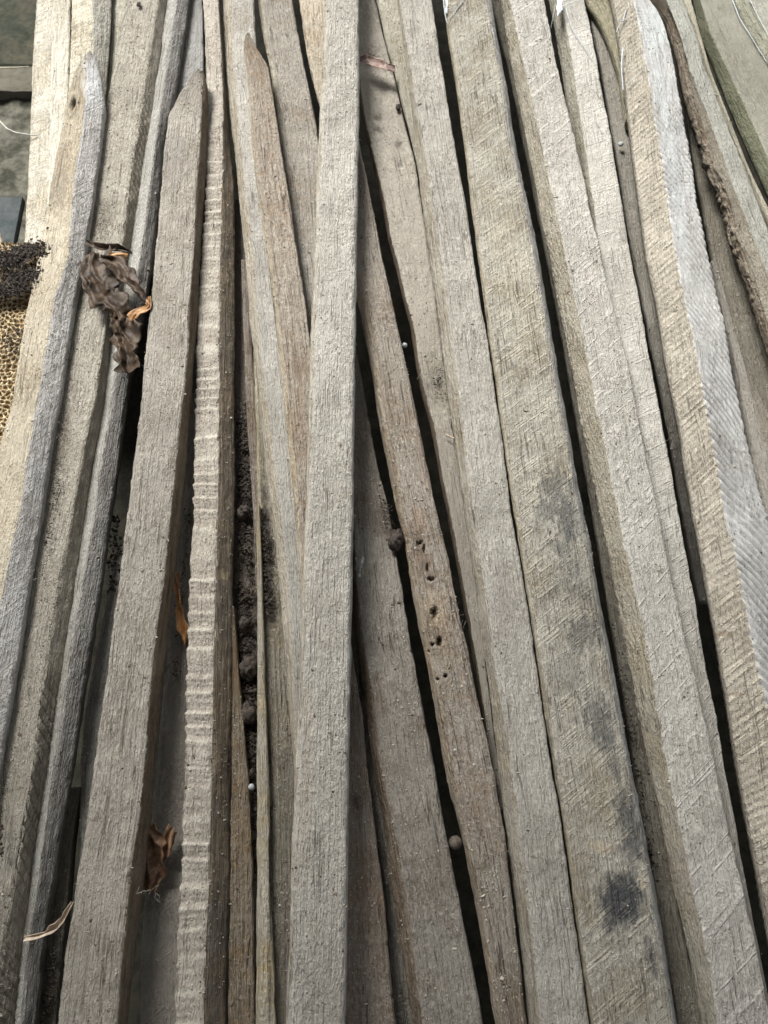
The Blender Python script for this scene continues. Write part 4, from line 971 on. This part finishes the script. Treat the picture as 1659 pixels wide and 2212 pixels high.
# black crumbly soil lying in the gaps
def soil_band(line, wpx, z, cnt, smin, smax, seed):
    g = np.random.default_rng(seed)
    ln = np.array(line, float); t = g.random(cnt) * (len(ln) - 1); i = t.astype(int); f = (t - i)[:, None]
    p = ln[i] * (1 - f) + ln[i + 1] * f
    X = p[:, 0] + g.normal(0, wpx / 2.4, cnt); Y = p[:, 1] + g.normal(0, 8, cnt)
    keep = fbm(X / 22, Y / 34, seed, 3) + g.uniform(-.3, .55, cnt) > 0
    X, Y = X[keep], Y[keep]
    x, y, q = unproj(X, Y, z + g.uniform(-.002, .003, len(X)))
    s = np.exp(g.normal(math.log(smin * 1.4), .5, len(X))); s = np.clip(s, smin * .6, smax)
    return np.stack([x, y, q * np.ones_like(x)], -1), s
PS = [soil_band([(530, 880), (528, 1106), (528, 1300), (532, 1450), (538, 1600), (543, 1750), (545, 1900)], 22, -.028, 5200, .0009, .0042, 1),
      soil_band([(568, 1110), (575, 1200), (583, 1330)], 16, -.006, 2200, .0005, .0022, 2),
      soil_band([(150, 700), (140, 850), (122, 1000), (105, 1150), (85, 1300)], 10, .004, 500, .0005, .0020, 53),
      soil_band([(210, 440), (225, 480), (205, 530)], 26, .003, 260, .0004, .0016, 54),
      soil_band([(945, 760), (945, 820), (960, 880)], 24, -.008, 420, .0004, .0018, 55),
      soil_band([(1320, 1350), (1360, 1550), (1400, 1800), (1450, 2100)], 18, -.040, 700, .0005, .0022, 56),
      soil_band([(1055, 1400), (1066, 1600), (1080, 1700)], 8, -.02, 300, .0006, .0024, 57),
      soil_band([(135, 870), (128, 960), (118, 1060), (106, 1150)], 13, .002, 420, .0004, .0018, 3),
      soil_band([(-10, 575), (20, 560), (50, 545), (80, 535)], 46, .012, 4200, .0009, .0036, 4),
      soil_band([(-10, 630), (25, 620), (55, 605), (75, 590)], 50, .010, 3600, .0009, .0032, 44),
      soil_band([(-5, 760), (20, 740), (45, 700)], 60, .008, 700, .0006, .0022, 45),
      soil_band([(403, 1100), (400, 1180), (396, 1260), (388, 1330), (385, 1420), (380, 1460)], 10, -.022, 380, .0005, .0018, 5),
      soil_band([(245, 1106), (250, 1200), (240, 1280)], 20, -.05, 500, .0008, .003, 6),
      soil_band([(822, 1080), (835, 1120), (850, 1160)], 22, -.004, 420, .0004, .0016, 7),
      soil_band([(112, 2050), (108, 2120), (98, 2190)], 16, -.038, 400, .0005, .002, 8),
      soil_band([(2, 1700), (3, 1780), (2, 1860)], 7, .008, 200, .0005, .002, 9),
      soil_band([(893, 1130), (905, 1180), (925, 1230)], 12, .004, 160, .0004, .0011, 10),
      soil_band([(790, 90), (810, 180), (850, 330), (880, 470), (910, 700), (940, 820)], 26, -.010, 420, .0003, .0010, 11),
      soil_band([(1500, 300), (1540, 420), (1580, 520)], 16, .000, 300, .0004, .0014, 12)]
V, F = scatter(np.concatenate([p for p, s_ in PS]), np.concatenate([s_ for p, s_ in PS]), 3)
add('black_soil', mesh_np('black_soil', V, F, [m_clod], smooth=False), 'black crumbly soil fallen into the gaps between the slats', 'soil', kind='stuff')

# porous comb-like block at the left edge
def comb(A, B):
    # jittered cells
    s_ = .0062
    a = A / s_; b = B / (s_ * 1.0)
    best = np.full(A.shape, 9.0); sec = np.full(A.shape, 9.0)
    ia = np.floor(a); ib = np.floor(b)
    for dx in (-1, 0, 1):
        for dy in (-1, 0, 1):
            cx_ = ia + dx; cy_ = ib + dy
            px = cx_ + .5 + .46 * _hash(cx_, cy_, 5); py = cy_ + .5 + .46 * _hash(cx_, cy_, 9)
            dd = np.hypot(a - px, b - py)
            sec = np.where(dd < best, best, np.minimum(sec, dd)); best = np.minimum(best, dd)
    wall = 1 - sstep(.0, .38, sec - best)
    return wall
xs0 = np.arange(float(P(-70, 560, 0)[0]), float(P(100, 560, 0)[0]), .0009)
ys0 = np.arange(float(P(40, 990, 0)[1]), float(P(40, 520, 0)[1]), .0009)
kc = NT('yellow_comb')
tcz = kc.n('ShaderNodeAttribute', attribute_name='mark').outputs['Fac']
kc.t.links.new(kc.mix(tcz, (.20, .13, .06), (.74, .65, .46)), kc.b.inputs['Base Color'])
A, B = np.meshgrid(xs0, ys0)
wl = comb(A, B)
wl = np.clip(wl * (.75 + .5 * fbm(A * 220, B * 220, 12, 2)), 0, 1)
Z = -.006 + .0042 * wl + .004 * fbm(A * 60, B * 60, 4, 3) + .0006 * fbm(A * 700, B * 700, 6, 2)
V = np.stack([A, B, Z], -1).reshape(-1, 3)
Vb = V.copy(); Vb[:, 2] = -.05
nx_, ny_ = len(xs0), len(ys0)
i, j = np.meshgrid(np.arange(ny_ - 1), np.arange(nx_ - 1), indexing='ij')
F = np.stack([i * nx_ + j, i * nx_ + j + 1, (i + 1) * nx_ + j + 1, (i + 1) * nx_ + j], -1).reshape(-1, 4)
o = len(V)
def wallq(idx):
    idx = np.array(idx); return np.stack([idx[:-1], idx[:-1] + o, idx[1:] + o, idx[1:]], -1)
F = np.vstack([F, wallq(np.arange(nx_)), wallq((ny_ - 1) * nx_ + np.arange(nx_)), wallq(np.arange(ny_) * nx_), wallq(np.arange(ny_) * nx_ + nx_ - 1)])
mk = np.concatenate([wl.ravel(), np.zeros(o)])
mk = np.stack([mk, mk, mk, np.ones_like(mk)], -1)
add('porous_block', mesh_np('porous_block', np.vstack([V, Vb]), F, [kc.m], mark=mk), 'yellow porous comb-like block with black soil on top at the left edge', 'porous block')

# mossy wall and ledge at the upper left
def block(name, X0, X1, Ya, Yb, z, depth, mat, seed, amp=.003, parent=None, **kw):
    a = P(X0, Ya, z); b = P(X1, Yb, z)
    xs = np.linspace(min(a.x, b.x), max(a.x, b.x), 90); ys_ = np.linspace(min(a.y, b.y), max(a.y, b.y), 90)
    A, B = np.meshgrid(xs, ys_)
    Z = z + amp * fbm(A * 40, B * 40, seed, 4)
    V = np.stack([A, B, Z], -1).reshape(-1, 3); Vb = V.copy(); Vb[:, 2] = z - depth
    n_ = 90; i, j = np.meshgrid(np.arange(n_ - 1), np.arange(n_ - 1), indexing='ij')
    F = np.stack([i * n_ + j, i * n_ + j + 1, (i + 1) * n_ + j + 1, (i + 1) * n_ + j], -1).reshape(-1, 4)
    o = len(V)
    def wq(idx): idx = np.array(idx); return np.stack([idx[:-1], idx[:-1] + o, idx[1:] + o, idx[1:]], -1)
    F = np.vstack([F, wq(np.arange(n_)), wq((n_ - 1) * n_ + np.arange(n_)), wq(np.arange(n_) * n_), wq(np.arange(n_) * n_ + n_ - 1)])
    return add(name, mesh_np(name, np.vstack([V, Vb]), F, [mat]), parent=parent, **kw)
m_conc = plain('mossy_concrete', (.035, .036, .026), (.16, .155, .125), 16, bump=.004, detail=6)
m_conc2 = plain('ledge_concrete', (.07, .068, .052), (.13, .12, .095), 14, bump=.002, detail=5)
m_moss = plain('green_dark_wall', (.022, .028, .02), (.07, .065, .045), 18, bump=.003, detail=5)
cw = empty('concrete_wall', None, 'mossy stained concrete wall with a ledge behind the slats at the upper left', 'wall')
block('wall_foot', -420, 130, 197, 720, -.13, .12, m_conc, 3, .006, cw)
block('ledge', -420, 130, 143, 196.5, -.115, .12, m_conc2, 4, .002, cw)
block('wall_face', -520, 130, -320, 142.5, -.125, .12, m_moss, 5, .004, cw)

# string, twig and strip by the wall
def tubes(name, lst, mat, label, cat, **kw):
    V, F = join([tube(*a) for a in lst])
    return add(name, mesh_any(name, V, F, [mat]), label, cat, **kw)
tubes('string', [([(-30, 235, -.04), (0, 262, -.04), (15, 278, -.04), (35, 287, -.04), (64, 291, -.04), (80, 292, -.04)], .0011, .0009)], plain('pale_string', (.45, .46, .42), (.62, .62, .58), 200),
      'pale looping string in front of the mossy wall', 'string')
tubes('straw', [([(-20, 148, -.09), (20, 147, -.09), (62, 144, -.09)], .0010, .0008)], plain('straw_stem', (.38, .36, .27), (.5, .47, .36), 200),
      'straight pale straw along the wall ledge', 'straw')
m_metal = plain('grey_metal', (.05, .062, .065), (.09, .10, .10), 50, rough=.85, bump=.0006, spec=.1)
block('metal_strip', -60, 22, 425, 560, -.05, .01, m_metal, 8, .0005, None, label='dull blue grey metal strip at the left edge above the porous block', cat='metal strip').rotation_euler = (0, 0, 0)
tubes('twig', [([(-12, 480, -.03), (0, 520, -.028), (12, 548, -.026), (26, 580, -.024)], .0035, .002, 8)], m_bark, 'stubby brown twig at the left edge above the soil', 'twig')

# silk and webs
def web(label, strands, sheets=()):
    parts = [tube(st_, r, r * .6, 5, .002, 11) for st_, r in strands] + [ribbon(q, cols=10, fold=.0006, nf=2, rough=.0012, seed=41 + k_, scallop=.1) for k_, q in enumerate(sheets)]
    V, F = join(parts)
    return add('spider_web', mesh_any('spider_web', V, F, [m_silk]), label, 'spider web', 'white spider silk stuck to the slats')
web('white silk patch at the top end of the mould stained slat', [([(1000, 2, .018), (985, 22, .018), (968, 42, .018)], .0007), ([(958, 0, .018), (961, 30, .018), (966, 50, .018)], .0008), ([(966, 20, .019), (990, 15, .019)], .0005)],
    [[(964, -4, .017, 9), (966, 12, .017, 8), (964, 30, .017, 4)]])
web('white silk tuft with threads on the grey slat at the top edge', [([(1222, 18, .004), (1235, 60, .003), (1258, 95, .003), (1280, 124, .003)], .0007), ([(1222, 10, .004), (1245, 28, .003), (1270, 55, .002)], .0004),
    ([(1200, 8, .004), (1190, 60, -.004)], .0004), ([(1213, 10, .004), (1262, -8, .003)], .0004)], [[(1207, -6, .006, 13), (1210, 10, .008, 15), (1208, 26, .010, 9), (1205, 34, .012, 3)]])
web('white silk threads along the left edge of the two faced slat', [([(1352, 22, .018), (1347, 42, .018), (1337, 55, .017), (1331, 70, .016)], .0008), ([(1337, 44, .018), (1346, 46, .018), (1354, 38, .018)], .0007), ([(1346, 105, .018), (1342, 140, .017), (1346, 195, .016)], .0011),
    ([(1352, 186, .018), (1368, 170, .02), (1388, 150, .021)], .0005), ([(1345, 110, .018), (1352, 90, .02)], .0004)])
web('white silk line along the edge of the large olive board', [([(1582, 0, .012), (1598, 40, .012), (1626, 85, .012), (1655, 132, .012)], .0007), ([(1620, 0, .018), (1645, 50, .018), (1670, 95, .018)], .0005)])
# dust hairs
hr = []
g = np.random.default_rng(8)
for X, Y, z, n_, L_ in [(325, 1935, -.004, 6, 20), (300, 1930, .025, 3, 14), (985, 600, -.01, 4, 20), (1005, 1330, -.01, 5, 22), (915, 800, .0, 5, 30), (965, 885, -.008, 2, 22), (940, 810, -.008, 8, 18), (620, 1200, .012, 3, 18), (68, 1250, .02, 3, 12), (1455, 950, -.03, 6, 22)]:
    for _ in range(n_):
        a = g.uniform(0, 6.28); x0 = X + g.normal(0, 8); y0 = Y + g.normal(0, 8); c = g.normal(0, 6)
        hr.append(tube([(x0, y0, z), (x0 + math.cos(a) * L_ * .5 + c, y0 + math.sin(a) * L_ * .5 - c, z + .003), (x0 + math.cos(a) * L_, y0 + math.sin(a) * L_, z)], .00022, .00012, 4, .0015, 3))
V, F = join(hr)
add('dust_hairs', mesh_any('dust_hairs', V, F, [plain('dust_hair', (.22, .21, .17), (.34, .32, .27), 100, bump=0)]), 'fine dusty hairs and fibres caught on the slats', 'fibres', kind='stuff')
tubes('splinter', [([(962, 938, -.006), (975, 944, -.004), (981, 947, -.004)], .0009, .0012)], m_bark, 'tiny pale splinter on the smooth leaf slat beside the purplish slat', 'splinter')
